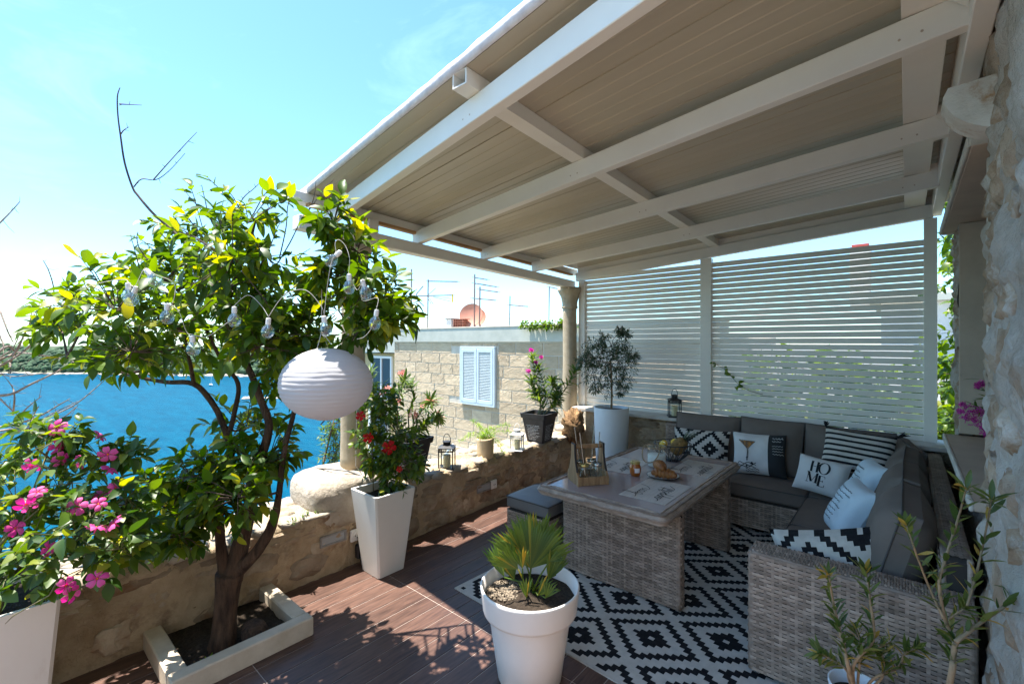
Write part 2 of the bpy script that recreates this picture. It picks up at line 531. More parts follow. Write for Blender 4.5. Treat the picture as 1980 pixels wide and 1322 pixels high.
M['oliveleaf'] = leafmat('olive_leaf', (.03, .06, .028), (.07, .105, .05), .2)
M['sapleaf'] = leafmat('olive_sapling_leaf', (.040, .080, .018), (.13, .165, .04), .3, yellow=(.38, .27, .06))
M['fernleaf'] = leafmat('asparagus_fern', (.12, .24, .02), (.26, .40, .04), .45)
M['palmleaf'] = leafmat('fan_palm_leaf', (.04, .09, .012), (.13, .18, .018), .3, yellow=(.42, .28, .02))
M['vineleaf'] = leafmat('vine_leaf', (.035, .085, .012), (.12, .20, .02), .4)
M['pink'] = petalmat('pink_petal', (.74, .055, .30), (.86, .17, .44))
M['salmon'] = petalmat('salmon_petal', (.80, .32, .28), (.86, .48, .42))
M['magenta'] = petalmat('magenta_petal', (.62, .05, .36), (.75, .13, .50))
M['red'] = petalmat('red_petal', (.50, .006, .012), (.66, .015, .02))
M['orange'] = pbr('flower_eye', (.85, .38, .02), None, .6)
M['martini'] = pbr('martini_print', (.55, .24, .05), (.10, .08, .07), .9, 40, 4)
M['charcoal'] = pbr('charcoal_print_fabric', (.028, .03, .032), None, .95)
M['redroof'] = pbr('red_chimney', (.36, .06, .045), None, .7)
M['whitewall'] = pbr('white_house_render', (.78, .75, .70), (.72, .68, .62), .85, 3, 5, .1, 30)
# paper lantern: thin white cloth that lets light through
m_, n_, l_, o_ = nodes('lantern_cloth')
d_ = n_.new('ShaderNodeBsdfDiffuse'); d_.inputs['Color'].default_value = (.68, .67, .69, 1)
t_ = n_.new('ShaderNodeBsdfTranslucent'); t_.inputs['Color'].default_value = (.66, .63, .65, 1)
x_ = n_.new('ShaderNodeMixShader'); x_.inputs['Fac'].default_value = .42
l_.new(d_.outputs[0], x_.inputs[1]); l_.new(t_.outputs[0], x_.inputs[2]); l_.new(x_.outputs[0], o_.inputs['Surface'])
M['paperlan'] = m_
# sea
m_, n_, l_, o_ = nodes('sea_water')
b_ = n_.new('ShaderNodeBsdfPrincipled')
b_.inputs['Base Color'].default_value = (.0, .125, .27, 1)
b_.inputs['Roughness'].default_value = .3
b_.inputs['IOR'].default_value = 1.2
b_.inputs['Specular IOR Level'].default_value = .04
tc_ = n_.new('ShaderNodeTexCoord')
mp_ = n_.new('ShaderNodeMapping'); mp_.inputs['Scale'].default_value = (.30, .8, 1); mp_.inputs['Rotation'].default_value = (0, 0, R(-25))
w_ = n_.new('ShaderNodeTexNoise'); w_.inputs['Scale'].default_value = 1.0; w_.inputs['Detail'].default_value = 8; w_.inputs['Roughness'].default_value = .6
bp_ = n_.new('ShaderNodeBump'); bp_.inputs['Strength'].default_value = .8; bp_.inputs['Distance'].default_value = .5
mp2 = n_.new('ShaderNodeMapping'); mp2.inputs['Scale'].default_value = (.035, .16, 1); mp2.inputs['Rotation'].default_value = (0, 0, R(-32))
l_.new(tc_.outputs['Object'], mp2.inputs['Vector'])
w2 = n_.new('ShaderNodeTexNoise'); w2.inputs['Scale'].default_value = 1.0; w2.inputs['Detail'].default_value = 12; w2.inputs['Roughness'].default_value = .72
r2 = n_.new('ShaderNodeValToRGB')
r2.color_ramp.elements[0].position = .35; r2.color_ramp.elements[1].position = .7
r2.color_ramp.elements[0].color = (.0, .042, .085, 1); r2.color_ramp.elements[1].color = (.0, .088, .15, 1)
l_.new(tc_.outputs['Object'], mp_.inputs['Vector']); l_.new(mp_.outputs['Vector'], w_.inputs['Vector'])
l_.new(mp2.outputs['Vector'], w2.inputs['Vector']); l_.new(w2.outputs['Fac'], r2.inputs['Fac']); l_.new(r2.outputs['Color'], b_.inputs['Base Color'])
l_.new(w_.outputs['Fac'], bp_.inputs['Height']); l_.new(bp_.outputs['Normal'], b_.inputs['Normal'])
l_.new(b_.outputs[0], o_.inputs['Surface'])
M['sea'] = m_
# ================================================================== setting
SEA = -42.0
mb = MB()
mb.quad((-3000, -2500, SEA), (3000, -2500, SEA), (3000, 4000, SEA), (-3000, 4000, SEA))
tag(mb.build('sea', M['sea']), kind='structure')

# the wooded island across the water: ridge of terrain at about 600 m
def hill_h(u, w):
    """u along the shore (m), w from the shore inland (m)"""
    h = 40 * (1 - math.exp(-w / 34.0))
    h *= .80 + .22 * noise.noise(V((u / 130.0, 3.1, 0))) + .10 * noise.noise(V((u / 45.0, 9.1, w / 60.0)))
    e = max(0.0, min(1.0, (u + 900) / 160.0)) * max(0.0, min(1.0, (330 - u) / 200.0))
    return h * e
HO = at(300, 660, 600)                 # shoreline origin
HU = (at(700, 660, 560) - at(300, 660, 600)); HU.z = 0; HU.normalize()
HW = V((-HU.y, HU.x, 0))
def hpos(u, w, dz=0):
    p = HO + HU * u + HW * w
    sh = 14 * noise.noise(V((u / 60.0, 1.7, 0)))
    p += HW * sh
    p.z = SEA - 1.0 + hill_h(u, w) + dz
    return p
mb = MB(); mb.sm = True
mb.grid(lambda a, b: hpos(-900 + 1230 * a, 260 * b), 110, 18)
hill = tag(mb.build('hill', M['hill']), kind='structure')
ico = bmesh.new()
bmesh.ops.create_icosphere(ico, subdivisions=1, radius=1)
ICOV = [v.co.copy() for v in ico.verts]
ICOF = [[v.index for v in f.verts] for f in ico.faces]
ico.free()
mb = MB(); mb.sm = True
hr = random.Random(3)
for i in range(5200):
    u = hr.uniform(-860, 300)
    w = 6 + 150 * hr.random() ** 1.5
    p = hpos(u, w)
    if p.z < SEA + 3: continue
    r = hr.uniform(2.4, 4.8)
    sq = hr.uniform(.7, 1.05)
    mb.add([p + V((q.x * r * hr.uniform(.85, 1.15), q.y * r, q.z * r * sq + r * .35)) for q in ICOV], ICOF)
tag(mb.build('wooded_slope', M['forest']), 'dense green wood covering the island across the blue water', 'wood', kind='stuff')
mb = MB()
for i in range(90):
    u = -880 + 1190 * i / 89 + hr.uniform(-4, 4)
    p = hpos(u, 1.5); p.z = SEA + .2
    mb.blob(p, (hr.uniform(6, 13), hr.uniform(4, 7), hr.uniform(1.0, 2.4)), Matrix.Rotation(hr.uniform(0, 3), 3, 'Z'), 8, 5, i, .35)
tag(mb.build('shore_rocks', M['rock']), kind='structure')
# low pale point of rock reaching into the bay
mb = MB()
for i in range(26):
    p = atz(470 + i * 9 + hr.uniform(-4, 4), 771 - i * .3, SEA)
    mb.blob(p, (hr.uniform(3, 6), hr.uniform(2, 4), hr.uniform(.8, 2.2)), Matrix.Rotation(hr.uniform(0, 3), 3, 'Z'), 8, 5, i + 7, .35)
tag(mb.build('rocky_point', M['rock']), kind='structure')

# hillside the houses stand on
mb = MB()
mb.grid(lambda a, b: (lambda x, y: (x, y, (-4.2 + .25 * noise.noise(V((x * .3, y * .3, 0)))) if x > -16 else (-4.2 - (-16 - x) * 1.35)))(-47 + 31 * min(1, a * 2) + (max(0, a - .5) * 2) * 60, -14 + 64 * b), 40, 30)
tag(mb.build('terrain', M['terrain']), kind='structure')

# ================================================================== terrace floor
mb = MB()
mb.box((-1.30, 1.7, -.0505), (3.9, 7.2, .1))
floor = tag(mb.build('floor', M['grout']), kind='structure')
mb = MB()
mb.box((-1.3, 1.7, -2.2), (3.88, 7.0, 4.17))
tag(mb.build('terrace_base', M['mortar']), kind='structure')
PW, PL = .1205, .945
pmeshes = []
for k in range(4):
    mb = MB()
    mb.box((0, 0, 0), (PW - .0046, PL - .0046, .008), bev=.0012)
    pmeshes.append(mb.mesh('plank', M['plank']))
x = -3.12 + PW / 2
i = 0
while x < .5:
    for j in range(-2, 6):
        y = .861 + PL * (j + .5) - .945
        if y > 5.0 or y < -1.7: continue
        # the tree bed is left open
        if x < -2.46 and .6 < y - PL / 2 + 1.0 and abs(y - (.861 - .4725)) < .01 and False: continue
        o = link('plank', pmeshes[(i * 3 + j) % 4], floor, Matrix.Translation((x, y, -.004 + .002 + rnd.uniform(-.0006, .0006))))
    x += PW
    i += 1

# ================================================================== rough masonry helpers
def wall_lumps(parent, mat, u0, u1, v0, v1, fn, seed, hmin=.10, hmax=.18, keep=.8, dep=.03, proud=.012, lmin=.14, lmax=.34, name='stone', soft=False):
    """irregular stones bedded in a wall face; fn(u, v) -> (point, along, outward)"""
    r = random.Random(seed)
    v = v0
    while v < v1 - .04:
        h = min(r.uniform(hmin, hmax), v1 - v)
        u = u0 + r.uniform(0, .04)
        while u < u1:
            L = r.uniform(lmin, lmax)
            if r.random() < keep and u + L < u1 + .05:
                p, al, nn = fn(u + L / 2, v + h / 2 + r.uniform(-.015, .015))
                up = nn.cross(al)
                Mx = Matrix((al, up, nn)).transposed() @ Matrix.Rotation(r.uniform(-.12, .12), 3, 'Z')
                mb = MB(); mb.sm = soft
                mb.blob(p + nn * (proud - dep), (L / 2 * 1.02, h / 2 * 1.02, dep * r.uniform(.85, 1.15)), Mx, 15, 9, r.randint(0, 999), .30, 2.0, 5.5)
                mb.v = [rough(q, nn, .016 if soft else .012, 11.0 if soft else 14.0, 5) for q in mb.v]
                mb.build(name, mat, parent)
            u += L + .012
        v += h + .012
def rough(p, n, amp, f, seed=0):
    s = V((seed, seed * 2, 0))
    return p + n * (amp * noise.noise(p * f + s) + amp * .55 * noise.noise(p * f * 2.7 + s) + amp * .3 * noise.noise(p * f * 7 + s))

# ================================================================== sea-side parapet
def wx(y):
    t = max(0.0, min(1.0, (y - 1.6) / 2.0))
    return -3.0 - .11 * t
def wt(y): return .435 + .02 * noise.noise(V((y * 1.7, 4, 0))) + (.02 if y > 2 else 0)
PAR = thing('parapet_wall', 'low rubble stone parapet along the sea side of the terrace with rough pale top', 'wall', (-3.2, 1.8, 0))
mb = MB(); mb.sm = True
prof = [(0, -.3)] + [(0, .06 * k) for k in range(16)] + [(.005, .96), (.025, 1.0), (.06, 1.02), (.11, 1.03),
        (.16, 1.03), (.21, 1.03), (.26, 1.02), (.31, 1.02), (.36, 1.0), (.40, .96), (.42, .9), (.43, .6), (.43, 0), (.43, -3), (.43, -9)]
NY = 330
def pfn(a, b):
    y = -1.9 + 7.2 * b
    i = int(round(a * (len(prof) - 1)))
    d, h = prof[i]
    p = V((wx(y) - d, y, wt(y) * h))
    n = V((1, 0, 0)) if i < 17 else (V((.6, 0, .8)) if i < 20 else (V((0, 0, 1)) if i < 25 else V((-1, 0, 0))))
    i -= 6
    return rough(rough(p, n, .013 if i < 10 else (.034 if i < 21 else .02), 3.6 if i < 10 else 6.0), n, .006 if i < 10 else .014, 17.0, 3)
mb.grid(pfn, len(prof) - 1, NY)
mb.build('wall_body', M['mortar'], PAR)
wall_lumps(PAR, M['stone'], -.3, 4.75, .03, .40, lambda u, v: (V((wx(u), u, v)), V((0, 1, 0)), V((1, 0, 0))), 5, .09, .17, .8, .03, .007)
cr_ = random.Random(12)
y = -.3
while y < 4.7:
    L = cr_.uniform(.12, .32)
    for row in (0, 1, 2):
        if 1.35 < y < 2.0 and row < 3: continue
        mb = MB(); mb.sm = True
        mb.blob((wx(y) - .07 - .14 * row + cr_.uniform(-.02, .02), y + L / 2 + cr_.uniform(-.05, .05), wt(y) - .012 + (.014 if row == 2 else 0)),
                (cr_.uniform(.07, .10), L / 2 * 1.02, cr_.uniform(.022, .036)), Matrix.Rotation(cr_.uniform(-.3, .3), 3, 'Z'), 10, 6, cr_.randint(0, 999), .34, 1.6, 2.6)
        mb.build('cap_stone', M['capstone'], PAR)
    y += L
# pedestal block under the near column
mb = MB(); mb.sm = True
def bl(a, b):
    th, ph = math.pi * b, 2 * math.pi * a
    d = V((math.sin(th) * math.cos(ph), math.sin(th) * math.sin(ph), math.cos(th)))
    k = (abs(d.x) ** 7 + abs(d.y) ** 7 + abs(d.z) ** 7) ** (-1 / 7)
    q = d * k
    p = V((-3.215 + q.x * .225, 1.735 + q.y * .30, .46 + q.z * .175))
    if q.z > .5: p.z += -.05 * (p.x + 3.215) / .225 * .5
    return rough(p, d, .013, 7)
mb.grid(bl, 40, 26, close_u=True)
mb.build('pedestal', M['capstone'], PAR)
# loose cable lying over the pedestal
mb = MB()
mb.tube([(-3.40, 1.60, .645), (-3.27, 1.66, .655), (-3.13, 1.75, .645), (-3.02, 1.83, .60), (-2.99, 1.86, .50)], .006, 6)
tag(mb.build('cable', M['wire']), 'thin dark cable lying across the stone pedestal of the near column', 'cable')

def column(cx, cy, z0, z1, label, tilt=(0, 0)):
    t = thing('stone_column', label, 'column', (cx, cy, z0), 'stone columns on the parapet')
    mb = MB(); mb.sm = True
    N = 16
    pr_ = [(.098, z0), (.096, z0 + .1)] + [(.095 - .008 * k / 8, z0 + .1 + (z1 - z0 - .42) * k / 8) for k in range(1, 9)] + [(.088, z1 - .26)]
    mb.lathe([(r, z) for r, z in pr_], (cx, cy, 0), 20)
    mb.v = [rough(p, V((p.x - cx, p.y - cy, 0)).normalized(), .004, 9) for p in mb.v]
    mb.build('shaft', M['column'], t)
    mb = MB(); mb.sm = True
    mb.lathe([(.088, z1 - .27), (.104, z1 - .262), (.107, z1 - .245), (.097, z1 - .23), (.10, z1 - .19), (.115, z1 - .12), (.145, z1 - .06), (.155, z1 - .045), (.155, z1)], (cx, cy, 0), 8)
    mb.v = [rough(p, V((p.x - cx, p.y - cy, 0)).normalized(), .004, 9) for p in mb.v]
    mb.build('capital', M['column'], t)
    return t
column(-3.26, 1.87, .61, 2.36, 'weathered beige stone column standing on the pedestal block behind the white cloth lantern')
column(-3.28, 4.92, .52, 2.295, 'weathered beige stone column beside the white slatted screen')
mb = MB(); mb.sm = True
mb.blob((-3.27, 4.9, .49), (.17, .17, .055), None, 12, 7, 3, .08, 1, 6)
mb.build('column_base', M['capstone'], PAR)

# ================================================================== pergola
def zl(y): return 2.458 - .022 * (y - 1.6)
def zr(y): return 2.650 - .012 * (y - 1.2)
RAF = [(1.655, 1.20), (2.446, 2.13), (3.276, 3.14), (4.104, 4.09), (5.02, 5.02)]
XL, XR = -3.20, .16
PER = thing('pergola', 'white painted pergola frame carrying ribbed sheet roofing over the terrace', 'pergola', (-1.5, 3.2, 2.3))
mb = MB()
mb.bar((-3.15, 1.38, 2.417), (-3.30, 5.0, 2.340), .10, .094, bev=.004)
mb.build('beam', M['alu'], PER)
rm = []
for k, (a, b) in enumerate(RAF):
    mb = MB()
    p, q = V((XL - .04, a, zl(a) + .055)), V((XR, b, zr(b) + .055))
    mb.bar(p, q, .055, .108, bev=.003)
    mb.build('rafter', M['alu'], PER)
def rtop(x, y):
    t = (x - XL) / (XR - XL)
    return (zl(y) * (1 - t) + zr(y) * t) + .111
def purl(x0, y0, x1, y1, w, h, name='purlin', hollow=False):
    z0, z1 = rtop(x0, y0), rtop(x1, y1)
    mb = MB()
    if not hollow:
        mb.bar((x0, y0, z0 + h / 2), (x1, y1, z1 + h / 2), w, h, bev=.003)
    else:
        for dx, dz, ww, hh in ((-w / 2 + .003, h / 2, .006, h), (w / 2 - .003, h / 2, .006, h), (0, .003, w - .012, .006), (0, h - .003, w - .012, .006)):
            mb.bar((x0 + dx, y0, z0 + dz), (x1 + dx, y1, z1 + dz), ww, hh)
    return mb.build(name, M['alu'], PER)
purl(-3.21, 1.37, -3.34, 5.12, .10, .068)
purl(-1.42, 1.30, -1.53, 5.08, .085, .068, hollow=True)
purl(.05, .70, .05, 5.08, .13, .066)
mb = MB()
mb.bar((-3.17, 1.47, rtop(-3.17, 1.5) - .012), (-3.31, 5.0, rtop(-3.3, 5.0) - .012), .05, .022)
mb.build('batten', pbr('pine_batten', (.50, .28, .12), (.42, .22, .09), .7, 6, 5), PER)
mb = MB()
mb.box((-3.185, 1.98, 2.507), (.085, .085, .1), bev=.003)
mb.build('short_post', M['alu'], PER)
mb = MB()
mb.box((.185, 2.9, 2.715), (.062, 4.4, .17), bev=.004)
mb.build('wall_plate', M['alu'], PER)
for a, b in RAF[1:4]:
    mb = MB()
    mb.prism([(0, 0), (.10, 0), (0, -.10)][::-1], (.153, b - .034, zr(b) + .15), (-1, 0, 0), (0, 0, 1), (0, -1, 0), .003)
    mb.build('bracket_plate', M['alu'], PER)
mb = MB()
mb.bar((XL - .03, 5.04, rtop(XL, 5.04) + .036), (XR + .1, 5.04, rtop(XR + .1, 5.04) + .036), .02, .068)
mb.build('end_board', M['alu'], PER)
# bolt heads where rafters meet beam, purlins and wall plate
mbb = MB(); mbb.lathe([(.0045, 0), (.0045, .002), (.003, .003)], (0, 0, 0), 6)
bolt = mbb.mesh('bolt', M['slab'])
for a, b in RAF[:4]:
    for x_ in (XL + .03, XL + .07, -1.45, -1.50, -.02, .04):
        t_b = (x_ - XL) / (XR - XL)
        y_ = a + (b - a) * t_b
        z_ = zl(a) + (zr(b) - zl(a)) * t_b + .04
        link('bolt', bolt, PER, Matrix.Translation((x_, y_ - .0285, z_)) @ Matrix.Rotation(R(90), 4, 'X'))
# ribbed roof panels
NP = 8
def sy(x, t):
    s = (x + 3.42) / 3.66
    return (1.50 + 3.66 * t) * (1 - s) + (1.14 + 4.02 * t) * s
def sz(x, y): return rtop(x, y) + .068
for k in range(NP):
    mb = MB()
    xs = [-3.275 + 3.595 * i / 6 for i in range(7)]
    prof = []
    for c in range(6):
        a0, a1 = c / 6, (c + 1) / 6
        prof += [(a0 + .006, 0), (a1 - .022, 0), (a1 - .018, .003), (a1 - .004, .003)]
    prof += [(.998, 0)]
    rows = []
    for x_ in xs:
        r_ = []
        for a, dz in prof:
            t = (k + a) / NP
            yy = sy(x_, t)
            r_.append(V((x_, yy, sz(x_, yy) + dz)))
        y0_, y1_ = sy(x_, (k + .002) / NP), sy(x_, (k + .998) / NP)
        r_ += [V((x_, y1_, sz(x_, y1_) + .035)), V((x_, y0_, sz(x_, y0_) + .035))]
        rows.append(r_)
    n_p = len(rows[0])
    mb.add([p for r_ in rows for p in r_], [[i * n_p + j, i * n_p + (j + 1) % n_p, (i + 1) * n_p + (j + 1) % n_p, (i + 1) * n_p + j] for i in range(6) for j in range(n_p)]
           + [list(range(n_p)), [6 * n_p + j for j in range(n_p)][::-1]])
    mb.build('roof_panel', M['sheet'], PER)
mb = MB(); mb.sm = True
def trim(a, b):
    x = -3.28 + 3.59 * b
    y = sy(x, 0) - .004
    z = sz(x, y) - .004
    w = .006 * noise.noise(V((x * 9, 0, 0))) + .004 * noise.noise(V((x * 25, 3, 0)))
    ring = [(0, 0), (-.012, .004), (-.016, .03), (-.012, .052 + w), (.01, .060 + w), (.05, .050)]
    d = ring[int(round(a * 5))]
    return (x, y + d[0], z + d[1])
mb.grid(trim, 5, 90)
mb.build('edge_trim', M['fleece'], PER)

# ================================================================== slatted screen
SCY = 5.02
SCR = thing('slatted_screen', 'tall white screen of narrow horizontal slats standing behind the corner sofa', 'screen', (-1.5, SCY, .79))
for x0, x1 in ((-3.19, -3.10), (-1.665, -1.553), (.105, .186)):
    mb = MB()
    zt = zl(5.0) + (zr(5.0) - zl(5.0)) * ((x0 + 3.2) / 3.36) - .002
    mb.box(((x0 + x1) / 2, SCY, (.79 + zt) / 2), (x1 - x0, .07, zt - .79), bev=.003)
    mb.build('post', M['alu'], SCR)
smesh = {}
PIT = .0574
for x0, x1 in ((-3.10, -1.665), (-1.553, .105)):
    mb = MB()
    mb.box((0, 0, 0), (x1 - x0 + .004, .018, PIT - .0085), bev=.002)
    me = mb.mesh('slat', M['alu'])
    mb = MB()
    for k in range(29):
        z = 2.437 - PIT / 2 + .005 - k * PIT
        link('slat', me, SCR, Matrix.Translation(((x0 + x1) / 2, SCY + .012, z)))
# low wall and pale sill under the screen
LOW = thing('low_stone_wall', 'low rubble wall carrying the pale sill and the slatted screen', 'wall', (-1.4, 5.0, 0))
mb = MB(); mb.sm = True
mb.grid(lambda a, b: rough(V((-3.02 + 3.3 * a, 4.88, .75 * b)), V((0, -1, 0)), .010, 3.5), 60, 14)
mb.sm = False
mb.box((-1.37, 5.06, .37), (3.3, .34, .75))
mb.build('wall_body', M['mortar'], LOW)
wall_lumps(LOW, M['stone'], -2.95, -1.5, .03, .72, lambda u, v: (V((u, 4.88, v)), V((1, 0, 0)), V((0, -1, 0))), 15, .10, .17, .75, .03, .006)
mb = MB()
mb.box((-1.45, 4.985, .772), (3.44, .40, .036), bev=.005)
mb.build('sill', M['slabedge'], LOW)

# ================================================================== house wall on the right
HW_ = .285
def hw_x(y): return HW_ - .05 * max(0.0, min(1.0, (2.85 - y) / .5))
HOU = thing('stone_house', 'old rubble stone house wall with deep window recess beside the sofa', 'house', (.5, 2.5, 0))
mb = MB(); mb.sm = True
def hface(y0, y1, z0, z1, nu, nv):
    mb.grid(lambda a, b: rough(V((hw_x(y0 + (y1 - y0) * a), y0 + (y1 - y0) * a, z0 + (z1 - z0) * b)), V((-1, 0, 0)), .040, 4.2), nu, nv)
WY0, WY1, WZ0, WZ1 = 2.98, 4.50, .94, 2.45
hface(-1.8, 1.5, 0, 3.9, 40, 40)
hface(1.5, WY0, 0, 3.9, 90, 170)
hface(WY1, 4.98, 0, 3.9, 12, 80)
hface(WY0, WY1, 0, WZ0, 30, 20)
hface(WY0, WY1, WZ1 + .03, 3.9, 30, 30)
mb.grid(lambda a, b: rough(V((HW_ + 1.2 * a, 4.98, 3.9 * b)), V((0, 1, 0)), .03, 2.6), 14, 60)
mb.sm = False
mb.box((1.2, -1.0, 1.95), (1.4, 7.9, 3.9))
mb.box((1.2, 4.74, 1.95), (1.4, .45, 3.9))
mb.box((1.2, 3.74, .46), (1.4, 1.58, .92))
mb.box((1.2, 3.74, 3.19), (1.4, 1.58, 1.42))
mb.build('wall', M['wallmortar'], HOU)
wall_lumps(HOU, M['wallstone'], 1.9, WY0 - .05, .05, 3.6, lambda u, v: (V((hw_x(u), u, v)), V((0, 1, 0)), V((-1, 0, 0))), 21, .10, .22, .7, .05, .013, .12, .30, soft=True)
wall_lumps(HOU, M['wallstone'], WY1 + .06, 4.96, .9, 3.4, lambda u, v: (V((HW_, u, v)), V((0, 1, 0)), V((-1, 0, 0))), 23, .10, .2, .7, .045, .012, .12, .25, soft=True)
win = bpy.data.objects.new('window', None); COL.objects.link(win); win.parent = HOU; win.location = V((.5, 3.74, WZ0)) - HOU.location
def part(name, m, parent, *boxes, bev=.004):
    mb = MB()
    for c, d in boxes: mb.box(c, d, bev=bev)
    return mb.build(name, M[m], parent)
part('sill', 'slab', win, ((.41, 3.60, WZ0 - .02), (.40, 1.86, .04)))
part('sill_edge', 'slabedge', win, ((.203, 3.60, WZ0 - .02), (.014, 1.86, .045)))
part('lintel', 'slab', win, ((.41, 3.85, WZ1 + .012), (.40, 2.16, .05)))
part('lintel_edge', 'slabedge', win, ((.203, 3.85, WZ1 + .014), (.014, 2.16, .05)))
part('lintel_end', 'slabedge', win, ((.405, 2.764, WZ1 + .012), (.40, .012, .046)))
part('jamb', 'slab', win, ((.46, WY1 + .012, (WZ0 + WZ1) / 2), (.36, .03, WZ1 - WZ0 - .03)))
part('jamb', 'slabedge', win, ((.46, WY0 - .005, (WZ0 + WZ1) / 2), (.37, .03, WZ1 - WZ0 - .03)))
part('frame', 'pvc', win, ((.62, 3.74, (WZ0 + WZ1) / 2), (.05, .06, 1.48)), ((.62, 3.02, (WZ0 + WZ1) / 2), (.05, .06, 1.48)), ((.62, 4.46, (WZ0 + WZ1) / 2), (.05, .06, 1.48)), ((.62, 3.74, WZ1 - .05), (.048, 1.4, .06)), ((.62, 3.74, WZ0 + .05), (.048, 1.4, .06)))
part('pane', 'pane', win, ((.635, 3.38, (WZ0 + WZ1) / 2), (.01, .68, 1.42)), bev=0)
part('pane', 'pane', win, ((.635, 4.10, (WZ0 + WZ1) / 2), (.01, .68, 1.42)), bev=0)
# half-round corbel stone
mb = MB()
arc = [(0, 0), (.175, -.012)] + [(.19 * math.cos(R(a)), -.02 - .17 * math.sin(R(a))) for a in range(8, 91, 9)] + [(-.04, -.2), (-.04, 0)]
mb.prism(arc[::-1], (.285, 2.36, 2.505), (-1, 0, 0), (0, 0, 1), (0, -1, 0), .14)
mb.build('corbel', M['rust'], HOU)
# ================================================================== neighbouring stone house
FY = 7.5
NH = thing('neighbour_house', 'flat roofed house of rough beige stone blocks with pale blue shutters beyond the parapet', 'house', (-7, 8.5, -4.2))
FX0, FX1 = -10.9, -2.2
mb = MB()
mb.box(((FX0 + FX1) / 2, FY + 2.02, -1.25), (FX1 - FX0, 4.0, 5.9))
mb.build('wall', M['joint'], NH)
SHX0, SHX1, SHZ0, SHZ1 = -8.08, -7.02, .17, 1.45
bm_ = []
for k in range(5):
    r_ = random.Random(40 + k)
    mb = MB(); mb.sm = True
    def bf(a, b, k=k):
        u, v = (a - .5), (b - .5)
        e = min(.5 - abs(u), .5 - abs(v))
        d = .0 if e < .01 else (.012 + .005 * noise.noise(V((u * 3 + k * 7, v * 2.2, k))) + .005 * noise.noise(V((u * 11 + k, v * 7, 2))))
        return (u, -d, v)
    mb.sm = False
    mb.grid(lambda a, b: bf((lambda q: 0 if q < .5 / 12 else (1 if q > 1 - .5 / 12 else .012 + (q - 1 / 12) * .976 * 12 / 10))(a), (lambda q: 0 if q < .5 / 8 else (1 if q > 1 - .5 / 8 else .02 + (q - 1 / 8) * .96 * 8 / 6))(b)), 12, 8)
    bm_.append(mb.mesh('block', M['block']))
CH = .262
br = random.Random(9)
z = -2.35
while z < 1.58:
    x = FX0 + .01 - br.uniform(0, .3)
    while x < -3.0:
        L = br.uniform(.42, .82)
        x0, x1 = max(x, FX0 + .006), x + L
        z0, z1 = z, min(z + CH, 1.585)
        def put(a, b, c, d):
            if b - a < .05 or d - c < .04: return
            link('block', bm_[br.randint(0, 4)], NH, Matrix.Translation(((a + b) / 2, FY + .019, (c + d) / 2)) @ Matrix.Diagonal((b - a - .02, 1, d - c - .018, 1)))
        if x1 > SHX0 - .05 and x0 < SHX1 + .05 and z1 > SHZ0 - .05 and z0 < SHZ1 + .05:
            if z0 < SHZ0 - .06: put(x0, x1, z0, min(z1, SHZ0 - .05))
            elif z1 > SHZ1 + .06: put(x0, x1, max(z0, SHZ1 + .05), z1)
            else:
                put(x0, min(x1, SHX0 - .05), z0, z1)
                put(max(x0, SHX1 + .05), x1, z0, z1)
        else: put(x0, x1, z0, z1)
        x += L
    z += CH
part('parapet_band', 'concrete_roof', NH, ((-6.55, FY + .2, 1.765), (8.72, .46, .33)))
part('coping', 'joint', NH, ((-6.55, FY + .2, 1.945), (8.74, .48, .03)))
# shutters
sh = bpy.data.objects.new('shutter_window', None); COL.objects.link(sh); sh.parent = NH; sh.location = V((-7.55, FY, .17)) - NH.location
part('surround', 'shutter', sh, ((-7.55, FY - .02, SHZ1 + .02), (1.14, .07, .05)), ((-7.55, FY - .02, SHZ0 - .02), (1.14, .07, .05)), ((SHX0 - .02, FY - .02, .81), (.05, .07, 1.27)), ((SHX1 + .02, FY - .02, .81), (.05, .07, 1.27)))
for x0, x1 in ((SHX0 + .01, -7.555), (-7.545, SHX1 - .01)):
    part('shutter', 'shutter', sh, (((x0 + x1) / 2, FY - .04, SHZ1 - .05), (x1 - x0, .035, .08)), (((x0 + x1) / 2, FY - .04, SHZ0 + .05), (x1 - x0, .035, .09)), ((x0 + .035, FY - .042, .81), (.07, .035, 1.24)), ((x1 - .035, FY - .042, .81), (.07, .035, 1.24)))
    mb = MB()
    k = 0
    zz = SHZ0 + .12
    while zz < SHZ1 - .10:
        mb.box(((x0 + x1) / 2, FY - .035, zz), (x1 - x0 - .13, .006, .045), Matrix.Rotation(R(38), 3, 'X'))
        zz += .036
    mb.build('louvre_slats', M['shutter'], sh, 'stuff')
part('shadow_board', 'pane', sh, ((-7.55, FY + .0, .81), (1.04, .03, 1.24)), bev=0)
# set-back wing with white framed window
part('wing', 'plaster', NH, ((-14.05, FY + 3.6, -1.5), (2.3, 4.0, 5.4)))
part('wing_fascia', 'concrete_roof', NH, ((-14.05, FY + 3.5, 1.55), (2.5, 4.3, .62)))
w2_ = bpy.data.objects.new('window', None); COL.objects.link(w2_); w2_.parent = NH; w2_.location = V((-13.9, FY + 1.6, 0)) - NH.location
part('frame', 'pvc', w2_, ((-14.5, FY + 1.57, .35), (.08, .08, 1.5)), ((-13.92, FY + 1.57, .35), (.07, .08, 1.4)), ((-13.32, FY + 1.57, .35), (.08, .08, 1.5)), ((-13.92, FY + 1.568, 1.07), (1.26, .08, .08)), ((-13.92, FY + 1.568, -.40), (1.3, .09, .06)))
part('pane', 'pane', w2_, ((-14.21, FY + 1.58, .34), (.52, .03, 1.38)), bev=0)
part('pane', 'pane', w2_, ((-13.62, FY + 1.58, .34), (.52, .03, 1.38)), bev=0)
